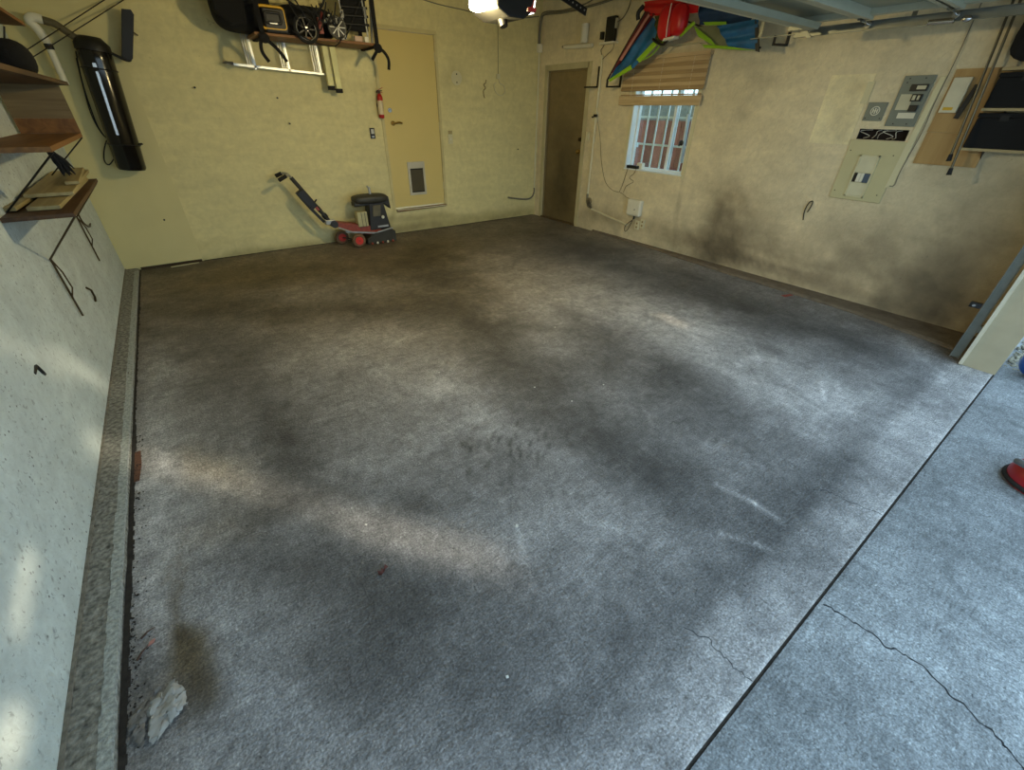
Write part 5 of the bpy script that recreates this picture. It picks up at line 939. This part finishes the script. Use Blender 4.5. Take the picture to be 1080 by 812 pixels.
for k in range(7):
    a = rs.uniform(0, 6.28); l = rs.uniform(.010, .022); x, y = .972+rs.gauss(0, .008), -5.278+rs.gauss(0, .008)
    cl_.prism([(x, y, .002), (x+l*math.cos(a), y+l*math.sin(a), .004), (x+l*math.cos(a+.7), y+l*math.sin(a+.7), .012)], (0, 0, .003))
tag(link('dry_leaf', cl_, mat('dry_red_leaf', (78, 38, 30), .8)), 'crumpled dark red dry leaf on open floor left of centre', 'leaf')
for k, (x, y) in enumerate(((1.561, -5.407), (2.35, -4.55), (2.45, -4.82), (2.77, -4.8), (1.17, -5.88), (3.1, -3.9), (1.0, -5.0), (1.9, -4.0))):
    a = k*1.3; l = .006 if k else .009
    tag(link('paint_chip', MB().prism([(x+l*math.cos(a+j_), y+l*math.sin(a+j_), .0015) for j_ in (0, 1.4, 3.2, 4.6)], (0, 0, .003)), mat('chip_white', (214, 212, 204), .6)), 'tiny white paint chip on the stained floor', 'paint chip', 'white paint chips on floor')
rst = mat('rust_brown', (92, 62, 46), .9, var=.4, scale=60)
tag(link('rust_patch', MB().prism([(.137, -3.80, .0005), (.163, -3.80, .0005), (.168, -3.93, .0005), (.16, -4.07, .0005), (.138, -4.07, .0005)], (0, 0, .002)), rst), 'flat rust-brown flake beside the left curb in the pale patch', 'rust flake')
gr = MB(); rs = random.Random(55)
for k in range(170):
    y = rs.uniform(-5.4, -3.6) if k % 3 else rs.uniform(-5.35, -4.9); x = .137+abs(rs.gauss(0, .022)); s_ = rs.uniform(.0015, .005)
    gr.obox((x, y, s_*.5+.001), (s_*rs.uniform(1, 2.6), s_, s_*.8), Matrix.Rotation(rs.uniform(0, 3), 3, 'Z'))
o = link('curb_grit', gr, mat('dark_grit', (44, 38, 34), .9, var=.5)); o['kind'] = 'stuff'; tag(o, 'dark grit and debris gathered along the left curb', 'grit')
tag(link('red_mark', MB().prism([(5.62, -4.66, .0004), (5.74, -4.70, .0004), (5.73, -4.74, .0004), (5.60, -4.71, .0004)], (0, 0, .0008)), mat('red_chalk', (150, 74, 66), .8, var=.4, scale=60)), 'small faded red mark on floor near right wall', 'mark')
gr = MB()
for k in range(900):
    x = rs.uniform(5.52, 6.6); y = rs.uniform(-6.9, -6.40); s_ = rs.uniform(.008, .022)
    gr.ell((x, y, s_*.3-.01), (s_, s_*.8, s_*.6), 6, 4)
o = link('gravel', gr, mat('gravel_stone', (146, 140, 122), .9, var=.5, scale=30)); o['kind'] = 'stuff'; tag(o, 'grey gravel outside beyond the garage door jamb', 'gravel')
tag(link('blue_ball', MB().ell((5.475, -6.555, .11), (.11, .11, .11), 24, 16), mat('blue_rubber', (22, 78, 160), .3), smooth=True), 'blue ball on driveway just outside the jamb at right edge', 'ball')
rv = thing('red_vacuum', 'red round machine base with grey hose handle on driveway at right edge', 'vacuum', (3.93, -6.80, 0))
link('base', MB().tube([(3.93, -6.80, .0), (3.93, -6.80, .05), (3.93, -6.80, .075), (3.93, -6.80, .13), (3.93, -6.80, .17)], [.145, .15, .14, .11, .05], 32), mat('machine_red', (150, 20, 30), .3), rv, smooth=True)
link('dark_skirt', MB().ring((3.93, -6.80, .02), (0, 0, 1), .150, .012, 32, 8), rub, rv, smooth=True)
link('hose_handle', MB().tube(bez([(3.84, -6.72, .12), (3.80, -6.66, .15), (3.76, -6.66, .17), (3.74, -6.72, .175), (3.80, -6.78, .17), (3.87, -6.79, .16)], 6), .016, 10), mat('hose_grey', (92, 96, 98), .5), rv, smooth=True)
